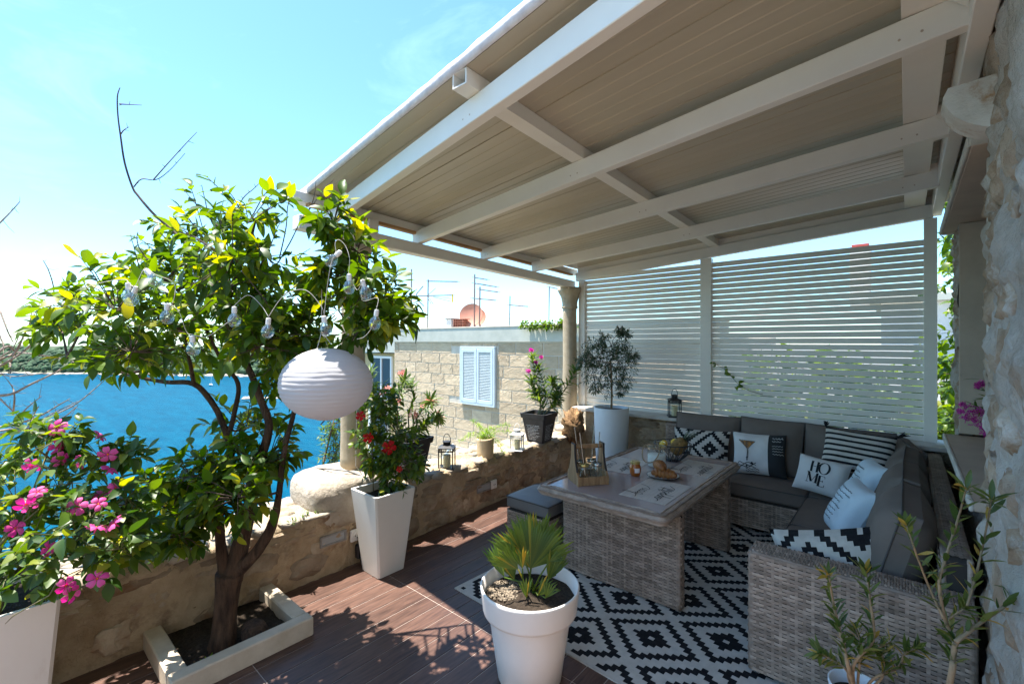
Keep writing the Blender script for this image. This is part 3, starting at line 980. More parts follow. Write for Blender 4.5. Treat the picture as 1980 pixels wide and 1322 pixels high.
d2_ = bpy.data.objects.new('door', None); COL.objects.link(d2_); d2_.parent = NH; d2_.location = V((-14.2, FY + 1.6, -3.4)) - NH.location
part('frame', 'pvc', d2_, ((-14.65, FY + 1.56, -2.0), (.1, .08, 2.6)), ((-13.55, FY + 1.56, -2.0), (.1, .08, 2.6)), ((-14.1, FY + 1.558, -.75), (1.2, .08, .1)))
part('pane', 'pane', d2_, ((-14.1, FY + 1.58, -2.05), (1.04, .03, 2.5)), bev=0)
# little louvred awning at the foot of the facade
aw = thing('louvred_awning', 'pale blue louvred awning leaning out from the stone facade above the parapet', 'awning', (-8.0, FY - .4, -1.3))
mb = MB()
p0, p1 = aty(890, 868, FY - .05), aty(925, 880, FY - .05)
for k in range(7):
    a = V((p0.x - .3, FY - .06 - .09 * k, -.93 - .075 * k)); b = V((p1.x + .25, FY - .06 - .09 * k, -.93 - .075 * k))
    mb.bar(a, b, .085, .012, up=(0, .35, 1))
mb.build('slats', M['shutter'], aw, 'stuff')
mb = MB()
for xx in (p0.x - .3, p1.x + .25):
    mb.bar((xx, FY - .01, -.90), (xx, FY - .68, -1.46), .03, .03)
mb.build('frame', M['shutter'], aw)

# roof clutter
RZ = 1.95
def onroof(px, y=8.0): 
    p = aty(px, 640, y); p.z = RZ; return p
def zat(py, px, y): return aty(px, py, y).z
def aerial(name, label, px, top, y, arms, mast='mast', r=.018, boom=None):
    b = onroof(px, y)
    b.z = 1.9
    t = thing(name, label, 'aerial', b, 'aerials on the roof of the stone house')
    zt = zat(top, px, y)
    mb = MB(); mb.tube([b, (b.x + .02, b.y, zt)], r, 6); mb.build('mast', M[mast], t)
    for (x0, y0, x1, y1) in arms:
        mb = MB()
        p, q = aty(x0, y0, y), aty(x1, y1, y - .25)
        mb.tube([p, q], .016, 5)
        d = (q - p)
        n = max(4, int(d.length / .09))
        for k in range(n + 1):
            c = p + d * (k / n)
            mb.tube([c + V((0, -.09, .0)), c + V((0, .09, .0))], .006, 4)
        mb.build('boom', M['antenna'], t)
    return t
aerial('roof_mast', 'plain tall rusty mast on the roof of the stone house', 795, 520, 8.3, [])
t2 = aerial('roof_aerial', 'rusty aerial mast with bow reflector and yellow ended boom on the stone house', 827, 540, 8.0, [(829, 543, 884, 544), (798, 572, 875, 570)])
mb = MB()
mb.tube([aty(818, 553, 8.0), aty(806, 567, 8.0), aty(804, 574, 8.0), aty(808, 580, 8.0), aty(820, 591, 8.0)], .016, 6)
mb.build('reflector', M['antenna'], t2)
mb = MB()
for a, b in (((828, 570), (842, 557)), ((828, 572), (838, 588)), ((826, 572), (834, 588)), ((838, 573), (875, 577)), ((838, 574), (875, 583))):
    mb.tube([aty(*a, 8.0), aty(*b, 7.9)], .008, 4)
mb.build('rods', M['antenna'], t2)
mb = MB(); mb.tube([aty(875.5, 568, 7.76), aty(875, 584, 7.76)], .022, 5); mb.build('end_plate', M['yellowp'], t2)
aerial('roof_aerial', 'aerial mast with three short booms in front of the terracotta satellite dish', 917, 530, 8.2, [(918, 536, 942, 540), (917, 547, 960, 554), (914, 576, 958, 580)])
aerial('roof_aerial', 'thin aerial mast with one boom right beside the terracotta satellite dish', 927, 554, 7.9, [(928, 559, 962, 564)])
aerial('roof_aerial', 'short aerial mast with a single boom at the end of the roof vine', 985, 572, 8.3, [(985, 589, 1020, 592)], 'antenna', .014)
aerial('roof_aerial', 'slim grey aerial mast rising out of the roof vine', 1061, 553, 8.8, [(1062, 554, 1080, 558)], 'antenna', .014)
b = onroof(914, 8.6); b.z = 1.93
dish = thing('satellite_dish', 'large round terracotta coloured satellite dish on the stone house roof', 'dish', b)
def dishmesh(c, r, M_):
    mb = MB(); mb.sm = True
    mb.grid(lambda a, bb: c + M_ @ V((r * bb * math.cos(2 * math.pi * a), r * bb * math.sin(2 * math.pi * a), .22 * r * bb * bb)), 28, 6, close_u=True)
    mb.grid(lambda a, bb: c + M_ @ V((r * bb * math.cos(2 * math.pi * a), r * bb * math.sin(2 * math.pi * a), .22 * r * bb * bb - .02)), 28, 6, close_u=True)
    return mb
Md = Euler((R(72), 0, R(28))).to_matrix()
c1_ = aty(912, 610, 8.6)
dishmesh(c1_, .33, Md).build('reflector', M['dish'], dish)
mb = MB(); mb.tube([V((b.x, b.y + .1, 1.93)), V((c1_.x, b.y + .1, c1_.z)), c1_], .02, 6); mb.build('stand', M['antenna'], dish)
b2 = onroof(925, 8.9); b2.z = 1.93
dish2 = thing('satellite_dish', 'smaller terracotta satellite dish half hidden behind the large round one', 'dish', b2)
c2_ = aty(923, 614, 8.9)
dishmesh(c2_, .26, Md).build('reflector', M['dish'], dish2)
mb = MB(); mb.tube([V((b2.x, b2.y + .1, 1.93)), V((c2_.x, b2.y + .1, c2_.z)), c2_], .02, 6); mb.build('stand', M['antenna'], dish2)
ch = thing('chimney', 'small pale roof chimney with flat cap beside pierced terracotta blocks', 'chimney', onroof(874, 8.4))
c = onroof(874, 8.4)
part('stack', 'whitewall', ch, ((c.x, c.y, RZ + .12), (.2, .25, .30)))
part('cap', 'lampgrey', ch, ((c.x, c.y, RZ + .285), (.26, .3, .03)))
vb = thing('vent_blocks', 'row of pierced terracotta blocks between roof chimney and satellite dish', 'blocks', onroof(890, 8.4))
c = onroof(890, 8.4)
mb = MB()
for i in range(5):
    for j in range(4):
        mb.box((c.x - .16 + .085 * i, c.y, RZ + .0 + .065 * j + .03), (.016, .2, .06))
        mb.box((c.x - .12 + .085 * i, c.y, RZ + .0 + .065 * j), (.07, .2, .012))
mb.box((c.x + .05, c.y, RZ + .262), (.46, .2, .012))
mb.build('lattice', M['brick'], vb)

# white house behind the slatted screen
WH = thing('white_house', 'white rendered house seen through the gaps of the slatted screen', 'house', (2, 13, -4.2))
part('wall', 'whitewall', WH, ((4.2, 14.6, -.9), (9.2, 5, 6.6)))
part('roof_slab', 'concrete_roof', WH, ((4.2, 14.6, 2.47), (9.6, 5.4, .14)))
c = aty(1664, 470, 12.6)
part('chimney', 'whitewall', WH, ((c.x, 12.6, (c.z - .12 + 2.4) / 2), (.36, .36, c.z - .12 - 2.4)))
part('chimney_cap', 'redroof', WH, ((c.x, 12.6, c.z - .085), (.30, .30, .09)))
part('wall', 'whitewall', WH, ((-1.6, 10.2, -1.2), (3.4, 2.0, 5.5)))
GW = thing('garden_wall', 'pale garden wall behind the lower slats of the screen', 'wall', (0, 8.2, -4.2))
part('wall_body', 'joint', GW, ((1.6, 8.3, -2.6), (6.8, .3, 3.2)))

# boat in the bay
bp = atz(408, 745, SEA)
boat = thing('sailing_boat', 'small white boat with mast out on the blue bay', 'boat', bp)
mb = MB()
mb.grid(lambda a, b: (lambda u, v: bp + V((u * 4.2, math.sin(math.pi * v) * 0 + (v * 2 - 1) * 1.3 * (1 - abs(u) ** 2.2 * (.9 if u > 0 else .3)), .0 + 1.2 * abs(v * 2 - 1) + .2 * u)))(a * 2 - 1, b), 12, 6)
mb.box(bp + V((-.5, 0, 1.5)), (3.2, 1.6, .8), bev=.2)
mb.box(bp + V((0, 0, 1.05)), (7.0, 1.9, .12))
mb.build('hull', M['hull'], boat)
mb = MB(); mb.tube([bp + V((.6, 0, 1)), bp + V((.6, 0, 9))], .09, 5); mb.build('mast', M['hull'], boat)
# ================================================================== woven furniture
def weave(mb, O, U, Vd, N, w, h, cw=.062, ch=.0175):
    """flat strands passing over and under upright ones on the face O + U*w + Vd*h"""
    O, U, Vd, N = V(O), V(U), V(Vd), V(N)
    nr = max(1, int(round(h / ch)))
    ch = h / nr
    nc = max(1, int(round(w / (cw / 2))))
    hw = w / nc
    mb.sm = False
    for k in range(nc + 1):
        u = min(max(k * hw, .007), w - .007)
        a = O + U * (u - .0062) + N * .0030
        b = O + U * (u + .0062) + N * .0030
        mb.quad(a, b, b + Vd * h, a + Vd * h)
    mb.sm = True
    US = [(.0, -.0024), (.17, .0028), (.5, .0046), (.83, .0028), (1, -.0024)]
    VS = [(.08, 0), (.5, .0018), (.92, 0)]
    for r in range(nr):
        c = -(r % 2)
        while c < nc:
            u0, u1 = c * hw, (c + 2) * hw
            lo, hi = max(u0, 0), min(u1, w)
            j = rnd.uniform(-.0007, .0007)
            vs = []
            for b, db in VS:
                for a, da in US:
                    u = u0 + (u1 - u0) * a
                    u = min(max(u, lo), hi)
                    vs.append(O + U * u + Vd * ((r + b) * ch) + N * (da + db + j))
            mb.add(vs, [[q * 5 + p, q * 5 + p + 1, q * 5 + p + 6, q * 5 + p + 5] for q in range(2) for p in range(4)])
            c += 2
def wicker(parent, name, lo, hi, faces, bev=.018):
    """a woven panel: dark core, strands on the faces one can see, wrapped edges"""
    lo, hi = V(lo), V(hi)
    mb = MB()
    mb.box((lo + hi) / 2, hi - lo - V((.004, .004, .004)), bev=bev)
    core = mb.build(name, M['weave_dark'], parent)
    mb = MB()
    e = .010
    d = hi - lo
    X, Y, Z = V((1, 0, 0)), V((0, 1, 0)), V((0, 0, 1))
    if '-y' in faces: weave(mb, lo + V((e, 0, 0)), X, Z, -Y, d.x - 2 * e, d.z - e)
    if '+y' in faces: weave(mb, V((lo.x + e, hi.y, lo.z)), X, Z, Y, d.x - 2 * e, d.z - e)
    if '+x' in faces: weave(mb, V((hi.x, lo.y + e, lo.z)), Y, Z, X, d.y - 2 * e, d.z - e)
    if '-x' in faces: weave(mb, V((lo.x, lo.y + e, lo.z)), Y, Z, -X, d.y - 2 * e, d.z - e)
    if '+z' in faces:
        if d.x > d.y: weave(mb, V((lo.x + .004, lo.y + e, hi.z)), Y, X, Z, d.y - 2 * e, d.x - .008, .06, .0095)
        else: weave(mb, V((lo.x + e, lo.y + .004, hi.z)), X, Y, Z, d.x - 2 * e, d.y - .008, .06, .0095)
    mb.sm = True
    # rounded wrapped edges
    def edge(a, b): mb.tube([a + (b - a) * (k / 12) for k in range(13)], .0105, 7)
    i = .009
    z1 = hi.z - i
    if '-y' in faces and '+z' in faces: edge(V((lo.x, lo.y + i, z1)), V((hi.x, lo.y + i, z1)))
    if '+y' in faces and '+z' in faces: edge(V((lo.x, hi.y - i, z1)), V((hi.x, hi.y - i, z1)))
    if '-x' in faces and '+z' in faces: edge(V((lo.x + i, lo.y, z1)), V((lo.x + i, hi.y, z1)))
    if '+x' in faces and '+z' in faces: edge(V((hi.x - i, lo.y, z1)), V((hi.x - i, hi.y, z1)))
    for fx, sx, xx in (('-x', 1, lo.x), ('+x', -1, hi.x)):
        for fy, sy_, yy in (('-y', 1, lo.y), ('+y', -1, hi.y)):
            if fy in faces or fx in faces: edge(V((xx + sx * i, yy + sy_ * i, lo.z)), V((xx + sx * i, yy + sy_ * i, hi.z - .004)))
    mb.build('woven_strands', M['weave'], core, 'stuff')
    return core
def feet(parent, pts, h=.05):
    for x, y in pts:
        mb = MB(); mb.lathe([(.014, .0), (.016, h)], (x, y, 0), 10); mb.build('foot', M['blackmetal'], parent)

SOFA = thing('corner_sofa', 'grey brown rattan corner sofa with taupe cushions below the slatted screen', 'sofa', (-.6, 3.8, 0))
wicker(SOFA, 'arm', (-.576, 2.40, .035), (.20, 2.545, .60), ('-y', '+y', '+z', '-x'))
wicker(SOFA, 'seat_base', (-.565, 2.55, .05), (.10, 4.30, .285), ('-x',))
wicker(SOFA, 'seat_base', (-1.95, 4.185, .05), (-.57, 4.80, .285), ('-y',))
wicker(SOFA, 'back_frame', (.105, 2.55, .035), (.20, 4.80, .735), ('-x', '+z', '+x'))
wicker(SOFA, 'back_frame', (-1.95, 4.76, .035), (.20, 4.855, .735), ('-y', '+z'))
feet(SOFA, [(-.53, 2.45), (.14, 2.45), (-.53, 4.22), (-1.9, 4.22), (-1.9, 4.78), (.14, 4.78)])

def slab_cushion(parent, name, lo, hi, m='cushion', bev=.03, seed=0):
    lo, hi = V(lo), V(hi)
    c, h = (lo + hi) / 2, (hi - lo) / 2
    mb = MB(); mb.sm = True
    def f(a, b):
        th, ph = math.pi * b, 2 * math.pi * a
        d = V((math.sin(th) * math.cos(ph), math.sin(th) * math.sin(ph), math.cos(th)))
        m_ = max(abs(d.x), abs(d.y), abs(d.z))
        q = d / m_
        q = V((q.x * h.x, q.y * h.y, q.z * h.z))
        # round the edges
        r = min(bev, h.z * .95)
        inner = V([max(-h[i] + r, min(h[i] - r, q[i])) for i in range(3)])
        dv = q - inner
        if dv.length > 1e-6: q = inner + dv.normalized() * r
        sw = .010 * (1 - (q.x / h.x) ** 2) * (1 - (q.y / h.y) ** 2) * (1 if d.z > 0 else 0)
        return c + q + V((0, 0, sw + .003 * noise.noise((c + q) * 6 + V((seed, 0, 0)))))
    # cube-mapped grid for an even mesh
    for ax in range(3):
        for sg in (-1, 1):
            def g(a, b, ax=ax, sg=sg):
                d = [0, 0, 0]
                d[ax] = sg; d[(ax + 1) % 3] = math.tan((a * 2 - 1) * math.pi / 4) * .999; d[(ax + 2) % 3] = math.tan((b * 2 - 1) * math.pi / 4) * .999
                q = V((d[0] * h.x, d[1] * h.y, d[2] * h.z))
                r = min(bev, h.z * .95)
                inner = V([max(-h[i] + r, min(h[i] - r, q[i])) for i in range(3)])
                dv = q - inner
                if dv.length > 1e-6: q = inner + dv.normalized() * r
                sw = .012 * (1 - (q.x / h.x) ** 2) * (1 - (q.y / h.y) ** 2) * (1 if q.z > 0 else 0)
                return c + q + V((0, 0, sw + .003 * noise.noise((c + q) * 6 + V((seed, 0, 0)))))
            mb.grid(g, 12, 12)
    o = mb.build(name, M[m], parent)
    mb = MB(); mb.sm = True
    zz = hi.z - bev * .55
    ring = [(lo.x + bev * .3, lo.y + .0), (hi.x - bev * .3, lo.y), (hi.x, lo.y + bev * .3), (hi.x, hi.y - bev * .3), (hi.x - bev * .3, hi.y), (lo.x + bev * .3, hi.y), (lo.x, hi.y - bev * .3), (lo.x, lo.y + bev * .3)]
    mb.tube([(x, y, zz) for x, y in ring + [ring[0]]], .0045, 6)
    mb.build('piping', M['piping'], o)
    return o
slab_cushion(SOFA, 'seat_cushion', (-1.93, 4.165, .288), (-1.205, 4.78, .415), seed=1)
slab_cushion(SOFA, 'seat_cushion', (-1.195, 4.165, .288), (-.59, 4.78, .415), seed=2)
slab_cushion(SOFA, 'seat_cushion', (-.585, 2.555, .288), (.095, 3.465, .415), seed=3)
slab_cushion(SOFA, 'seat_cushion', (-.585, 3.475, .288), (.095, 4.17, .415), seed=4)
slab_cushion(SOFA, 'seat_cushion', (-.585, 4.18, .288), (.095, 4.75, .415), seed=5)

class Pillow:
    """cushion given by its upper left and right corners seen from the front, its height and its lean"""
    def __init__(s, TL, TR, h, up, t=.14, e=.0, pinch=.07, n=20, seed=0, pw=.55):
        TL, TR = V(TL), V(TR)
        x = (TR - TL); s.w = x.length; x.normalize()
        z = V(up); z = (z - x * z.dot(x)).normalized()
        y = z.cross(x)
        s.h, s.t, s.e, s.pinch, s.n, s.seed, s.pw = h, t, e, pinch, n, seed, pw
        s.c = (TL + TR) / 2 - z * h / 2
        s.R = Matrix((x, y, z)).transposed()
    def pt(s, u, v, side=1, off=0):
        pu, pv = 1 - s.pinch * (1 - v * v), 1 - s.pinch * (1 - u * u)
        k = max(0, (1 - u ** 4) * (1 - v ** 4)) ** s.pw
        d = s.e / 2 + (s.t - s.e) / 2 * k
        wv = V((u * 2.2 + s.seed, v * 2.2, side))
        d += (.010 * noise.noise(wv) + .005 * noise.noise(wv * 2.6)) * k * min(1, s.t / .14)
        return s.c + s.R @ V((s.w / 2 * u * pu, -side * (d + off), s.h / 2 * v * pv))
    def build(s, name, mats, parent=None, matfn=None, nu=None, nv=None):
        nu, nv = nu or s.n, nv or s.n
        mb = MB(); mb.sm = True
        for side in (1, -1):
            mb.grid(lambda a, b: s.pt((a * 2 - 1), (b * 2 - 1), side), nu, nv, matfn)
        if s.e > 0:
            per = [(a * 2 - 1, -1) for a in [i / nu for i in range(nu)]] + [(1, b * 2 - 1) for b in [i / nv for i in range(nv)]] + [(1 - a * 2, 1) for a in [i / nu for i in range(nu)]] + [(-1, 1 - b * 2) for b in [i / nv for i in range(nv)]]
            n = len(per)
            mb.mi = 0
            mb.grid(lambda a, b: s.pt(*per[int(round(a * n)) % n], 1 if b < .5 else -1), n, 1, (lambda i, j: 0), close_u=True)
        o = mb.build(name, mats, parent)
        return o
    def stroke(s, mb, pts, w, off=.0022):
        """a printed line on the front, points in u,v"""
        P = [s.pt(u, v, 1, off) for u, v in pts]
        nrm = s.R @ V((0, -1, 0))
        L, Rr = [], []
        for i, p in enumerate(P):
            t = P[min(i + 1, len(P) - 1)] - P[max(i - 1, 0)]
            if t.length < 1e-9: t = V((1, 0, 0))
            b = t.normalized().cross(nrm).normalized()
            ww = w[i] if hasattr(w, '__len__') else w
            L.append(p + b * ww / 2); Rr.append(p - b * ww / 2)
        n = len(P)
        mb.add(L + Rr, [[i, i + 1, n + i + 1, n + i] for i in range(n - 1)])
    def rim(s, m, parent, r=.005):
        mb = MB(); mb.sm = True
        N = 20
        per = [(-1 + 2 * i / N, -1) for i in range(N)] + [(1, -1 + 2 * i / N) for i in range(N)] + [(1 - 2 * i / N, 1) for i in range(N)] + [(-1, 1 - 2 * i / N) for i in range(N + 1)]
        mb.tube([s.pt(u, v, 1) for u, v in per], r, 6)
        return mb.build('piping', M[m], parent)
# back cushions
def backcush(TL, TR, h, up, seed, t=.19):
    p = Pillow(TL, TR, h, up, t, .07, .035, 22, seed, .72)
    o = p.build('back_cushion', M['cushion'], SOFA)
    p.rim('piping', o, .0045)
upb = (0, .22, 1)
backcush((-1.80, 4.72, .87), (-1.19, 4.72, .875), .47, upb, 1)
backcush((-1.185, 4.72, .89), (-.675, 4.72, .885), .48, upb, 2)
backcush((-.67, 4.72, .885), (-.06, 4.72, .87), .47, upb, 3)
upw = (.26, 0, 1)
backcush((.02, 3.12, .87), (.02, 2.57, .86), .47, upw, 4, .24)
backcush((.02, 3.68, .87), (.02, 3.13, .88), .47, upw, 5, .23)
backcush((.03, 4.22, .86), (.02, 3.69, .87), .46, upw, 6, .22)
backcush((-.02, 4.72, .85), (.08, 4.24, .84), .45, (.30, .1, 1), 7, .2)

# ------------------------------------------------------------------ loose cushions (each its own thing)
def kilim(u, v, s0=0):
    """stepped diamond pattern on integer cells: True where black"""
    P = 10
    a, b = (u % (2 * P)), (v % (2 * P))
    best = 99
    for cx, cy in ((0, 0), (2 * P, 0), (0, 2 * P), (2 * P, 2 * P), (P, P)):
        d = abs(a - cx) + abs(b - cy)
        best = min(best, d)
    return best in (1, 2, 3) or best in (7, 8)
def kmat(k, ou=0, ov=0): return lambda i, j: 1 if kilim(int((i + .5) * k) + ou, int((j + .5) * k) + ov) else 0
p = Pillow((-1.78, 4.56, .745), (-1.235, 4.53, .765), .36, (0, .25, 1), .15, seed=2)
tag(p.build('kilim_cushion', [M['kwhite'], M['kblack']], None, kmat(1, 3, 12), 24, 17), 'black and white stepped diamond cushion propped between the fruit bowl and the cocktail print cushion', 'cushion', 'loose cushions on the corner sofa')
p = Pillow((-1.215, 4.52, .775), (-.785, 4.55, .79), .37, (0, .28, 1), .13, seed=3)
o = p.build('cocktail_cushion', [M['linen'], M['charcoal']], None, lambda i, j: 1 if i >= 18 else 0, 26, 20)
tag(o, 'cream cushion printed with a cocktail glass and a black lettered side panel', 'cushion', 'loose cushions on the corner sofa')
mb = MB()
for y_ in [-.02 * k for k in range(8)]:
    hw_ = .27 - .27 * (-y_ / .16)
    p.stroke(mb, [(-.42 + .0 - hw_ + 2 * hw_ * a / 6, .56 + y_ * 2.1) for a in range(7)], .012)
mb.build('print_drink', M['martini'], o)
mb = MB()
p.stroke(mb, [(-.74, .62), (-.55, .42), (-.42, .22), (-.40, .05), (-.42, -.2), (-.43, -.38)], .006)
p.stroke(mb, [(-.10, .60), (-.25, .42), (-.38, .22), (-.37, .05), (-.38, -.2), (-.39, -.38)], .004)
p.stroke(mb, [(-.74, .62), (-.42, .60), (-.10, .60)], .004)
for k in range(3):
    p.stroke(mb, [(-.78 + .09 * a, -.50 - .09 * k + .05 * math.sin(a * 1.7 + k * 2)) for a in range(9)], .006)
p.stroke(mb, [(-.43, -.20), (-.41, -.24)], .016)
p.stroke(mb, [(-.25, -.45), (-.18, -.55)], .018)
p.stroke(mb, [(-.45, -.62), (-.39, -.66)], .016)
for k in range(2): p.stroke(mb, [(-.45 + .05 * a, -.78 - .1 * k + .035 * math.sin(a * 2.4 + k)) for a in range(11)], .005)
mb.build('print_lines', M['ink'], o)
mb = MB()
pr2 = random.Random(2)
for k in range(6):
    v0 = .80 - .13 * k - (.1 if k > 1 else 0)
    u0 = .52 + .02 * k * .5
    n = 12 if k != 1 else 10
    p.stroke(mb, [(u0 + .035 * a, v0 + (.045 if k < 2 else .03) * math.sin(a * 2.1 + k * 1.3) * (1 if a % 3 else .2)) for a in range(n)], .005 if k < 2 else .0035)
mb.build('print_lettering', M['chalk'], o)
p = Pillow((-.50, 4.50, .91), (-.05, 4.45, .885), .34, (-.06, .42, 1), .14, seed=6, pinch=.05)
o = p.build('striped_cushion', [M['kwhite'], M['kblack']], None, lambda i, j: 1 if j % 5 in (1, 2) else 0, 22, 38)
tag(o, 'black and cream striped cushion with black corner tassels', 'cushion', 'loose cushions on the corner sofa')
for u in (-1, 1):
    mb = MB()
    a = p.pt(u, 1)
    for k in range(14):
        d = V((u * (-.02 if u < 0 else .6), .1, .45)) + V((rnd.uniform(-.25, .25), rnd.uniform(-.25, .25), rnd.uniform(-.2, .2)))
        mb.tube([a, a + d * .04, a + d * .085 + V((0, 0, -.008))], [.006, .004, .002], 5)
    mb.build('tassel', M['kblack'], o)
p = Pillow((-.645, 4.28, .71), (-.305, 4.24, .675), .28, (.10, .50, 1), .12, seed=7, pinch=.06)
o = p.build('lettered_cushion', M['linen'])
tag(o, 'cream cushion lettered HOME lying in front of the striped cushion', 'cushion', 'loose cushions on the corner sofa')
mb = MB()
def glyph(strokes, ox, oy, sx, sy):
    for pts, w in strokes:
        q = []
        for i in range(len(pts) - 1):
            for k in range(4):
                q.append((pts[i][0] + (pts[i + 1][0] - pts[i][0]) * k / 4, pts[i][1] + (pts[i + 1][1] - pts[i][1]) * k / 4))
        q.append(pts[-1])
        p.stroke(mb, [(ox + x * sx, oy + y * sy) for x, y in q], w)
TH, TN = .015, .0035
Hh = [([(.18, 0), (.18, 1)], TH), ([(.82, 0), (.82, 1)], TH), ([(.18, .52), (.82, .52)], TN)] + [([(c - .16, y), (c + .16, y)], TN) for c in (.18, .82) for y in (0, 1)]
circ = [(.5 + .5 * math.cos(2 * math.pi * k / 24), .5 + .5 * math.sin(2 * math.pi * k / 24)) for k in range(25)]
Oo = [(circ[i:i + 2], TN + (TH - TN) * abs(math.cos(2 * math.pi * (i + .5) / 24)) ** 1.3) for i in range(24)]
Mm = [([(.12, 0), (.12, 1)], TN), ([(.12, 1), (.5, .05)], TH), ([(.5, .05), (.88, 1)], TN), ([(.88, 0), (.88, 1)], TH)] + [([(c - .14, y), (c + .14, y)], TN) for c in (.12, .88) for y in (0,)] + [([(.0, 1), (.14, 1)], TN), ([(.86, 1), (1.02, 1)], TN)]
Ee = [([(.2, 0), (.2, 1)], TH), ([(.04, 0), (.92, 0), (.96, .22)], TN), ([(.04, 1), (.88, 1), (.92, .8)], TN), ([(.2, .52), (.68, .52)], TN), ([(.68, .42), (.68, .62)], TN)]
glyph(Hh, -.44, .08, .36, .60)
glyph(Oo, -.08, .04, .40, .68)
glyph(Mm, -.50, -.56, .46, .58)
glyph(Ee, -.04, -.68, .30, .60)
mb.build('lettering', M['ink'], o)
def script_pillow(TL, TR, h, up, seed, label):
    p = Pillow(TL, TR, h, up, .17, seed=seed, pinch=.05, n=24)
    o = p.build('script_cushion', M['satin'])
    tag(o, label, 'cushion', 'loose cushions on the corner sofa')
    mb = MB()
    q = random.Random(seed)
    for k in range(8):
        v0 = .62 - .17 * k
        n = q.randint(14, 24)
        p.stroke(mb, [(-.62 + .05 * a, v0 + .028 * math.sin(a * 1.9 + k * 2.1) * q.uniform(.3, 1)) for a in range(n)], .0038)
    mb.build('lettering', M['ink'], o)
script_pillow((-.235, 3.56, .76), (-.105, 3.26, .74), .36, (.45, .2, 1), 11, 'white satin cushion with fine handwriting leaning in front of its twin')
script_pillow((-.185, 4.02, .80), (-.07, 3.70, .80), .37, (.35, .2, 1), 13, 'white satin cushion half hidden behind the handwritten satin cushion')
p = Pillow((-.545, 2.675, .625), (-.075, 2.72, .755), .36, (-.02, .16, 1), .19, seed=15, pinch=.07)
o = p.build('kilim_cushion', [M['kwhite'], M['kblack']], None, kmat(1, 3, 5), 22, 16)
tag(o, 'black and white zigzag cushion tucked behind the woven arm of the sofa', 'cushion', 'loose cushions on the corner sofa')

# ------------------------------------------------------------------ dining table
TZ = .63
TB = thing('dining_table', 'rattan dining table with smoked glass top on solid woven end panels', 'table', (-1.45, 3.2, 0))
TX0, TX1, TY0, TY1 = -1.905, -1.00, 2.435, 3.955
wicker(TB, 'end_panel', (-1.835, 2.665, .02), (-1.005, 2.735, .575), ('-y', '+x', '-x'))
wicker(TB, 'end_panel', (-1.835, 3.66, .02), (-1.02, 3.73, .575), ('-y', '+x', '+y'))
mb = MB(); mb.sm = True
def rimpt(a, b):
    per = 2 * ((TX1 - TX0) + (TY1 - TY0))
    rr = .05
    pts = []
    for cx, cy, a0 in ((TX1 - rr, TY1 - rr, 0), (TX0 + rr, TY1 - rr, 90), (TX0 + rr, TY0 + rr, 180), (TX1 - rr, TY0 + rr, 270)):
        for k in range(6): pts.append((cx, cy, R(a0 + 18 * k), rr))
    return pts
RP = rimpt(0, 0)
# straight runs subdivided so that the wrapped strands follow the edge
path = []
for i in range(len(RP)):
    c, d = RP[i], RP[(i + 1) % len(RP)]
    p0 = V((c[0] + c[3] * math.cos(c[2]), c[1] + c[3] * math.sin(c[2]), 0)); n0 = V((math.cos(c[2]), math.sin(c[2]), 0))
    p1 = V((d[0] + d[3] * math.cos(d[2]), d[1] + d[3] * math.sin(d[2]), 0)); n1 = V((math.cos(d[2]), math.sin(d[2]), 0))
    m_ = max(1, int((p1 - p0).length / .04))
    for k in range(m_): path.append((p0 + (p1 - p0) * (k / m_), (n0 + (n1 - n0) * (k / m_)).normalized()))
sec = [(-.062, .045), (-.05, .052), (-.035, .053), (-.018, .050), (-.006, .040), (0, .026), (-.004, .010), (-.016, .0), (-.035, -.004), (-.062, -.002)]
nP, nS = len(path), len(sec)
vs = []
for i, (p_, n_) in enumerate(path):
    for j, (dx, dz) in enumerate(sec):
        k = .0022 * math.sin(i * 2.1 + j * 2.6)
        vs.append(p_ + n_ * (dx + k) + V((0, 0, TZ - .05 + dz + k * .6)))
mb.add(vs, [[i * nS + j, i * nS + j + 1, ((i + 1) % nP) * nS + j + 1, ((i + 1) % nP) * nS + j] for i in range(nP) for j in range(nS - 1)])
# raised strands running round the rim
for sidx in (1, 3, 5, 7):
    mb.tube([path[i % nP][0] + path[i % nP][1] * (sec[sidx][0] + .001) + V((0, 0, TZ - .05 + sec[sidx][1] + .001 + .002 * math.sin(i * 1.3 + sidx))) for i in range(nP + 1)], .006, 6, cap=False)
mb.build('woven_rim', M['weave'], TB)
mb = MB()
mb.box(((TX0 + TX1) / 2, (TY0 + TY1) / 2, TZ - .006), (TX1 - TX0 - .10, TY1 - TY0 - .10, .012))
mb.build('glass_top', M['tableglass'], TB)
mb = MB()
mb.box(((TX0 + TX1) / 2, (TY0 + TY1) / 2, TZ - .035), (TX1 - TX0 - .11, TY1 - TY0 - .11, .03))
mb.build('under_frame', M['weave_dark'], TB)
feet(TB, [(-1.80, 2.70), (-1.03, 2.70), (-1.80, 3.69), (-1.05, 3.69)], .02)

# ottoman
OT = thing('ottoman', 'small square rattan ottoman with flat grey cushion beside the table end', 'stool', (-2.13, 2.82, 0))
wicker(OT, 'body', (-2.325, 2.62, .02), (-1.93, 3.00, .33), ('-y', '+x', '-x'))
slab_cushion(OT, 'cushion', (-2.33, 2.615, .332), (-1.925, 3.005, .43), 'otto', .022)
feet(OT, [(-2.29, 2.65), (-1.96, 2.65), (-2.29, 2.97), (-1.96, 2.97)], .03)

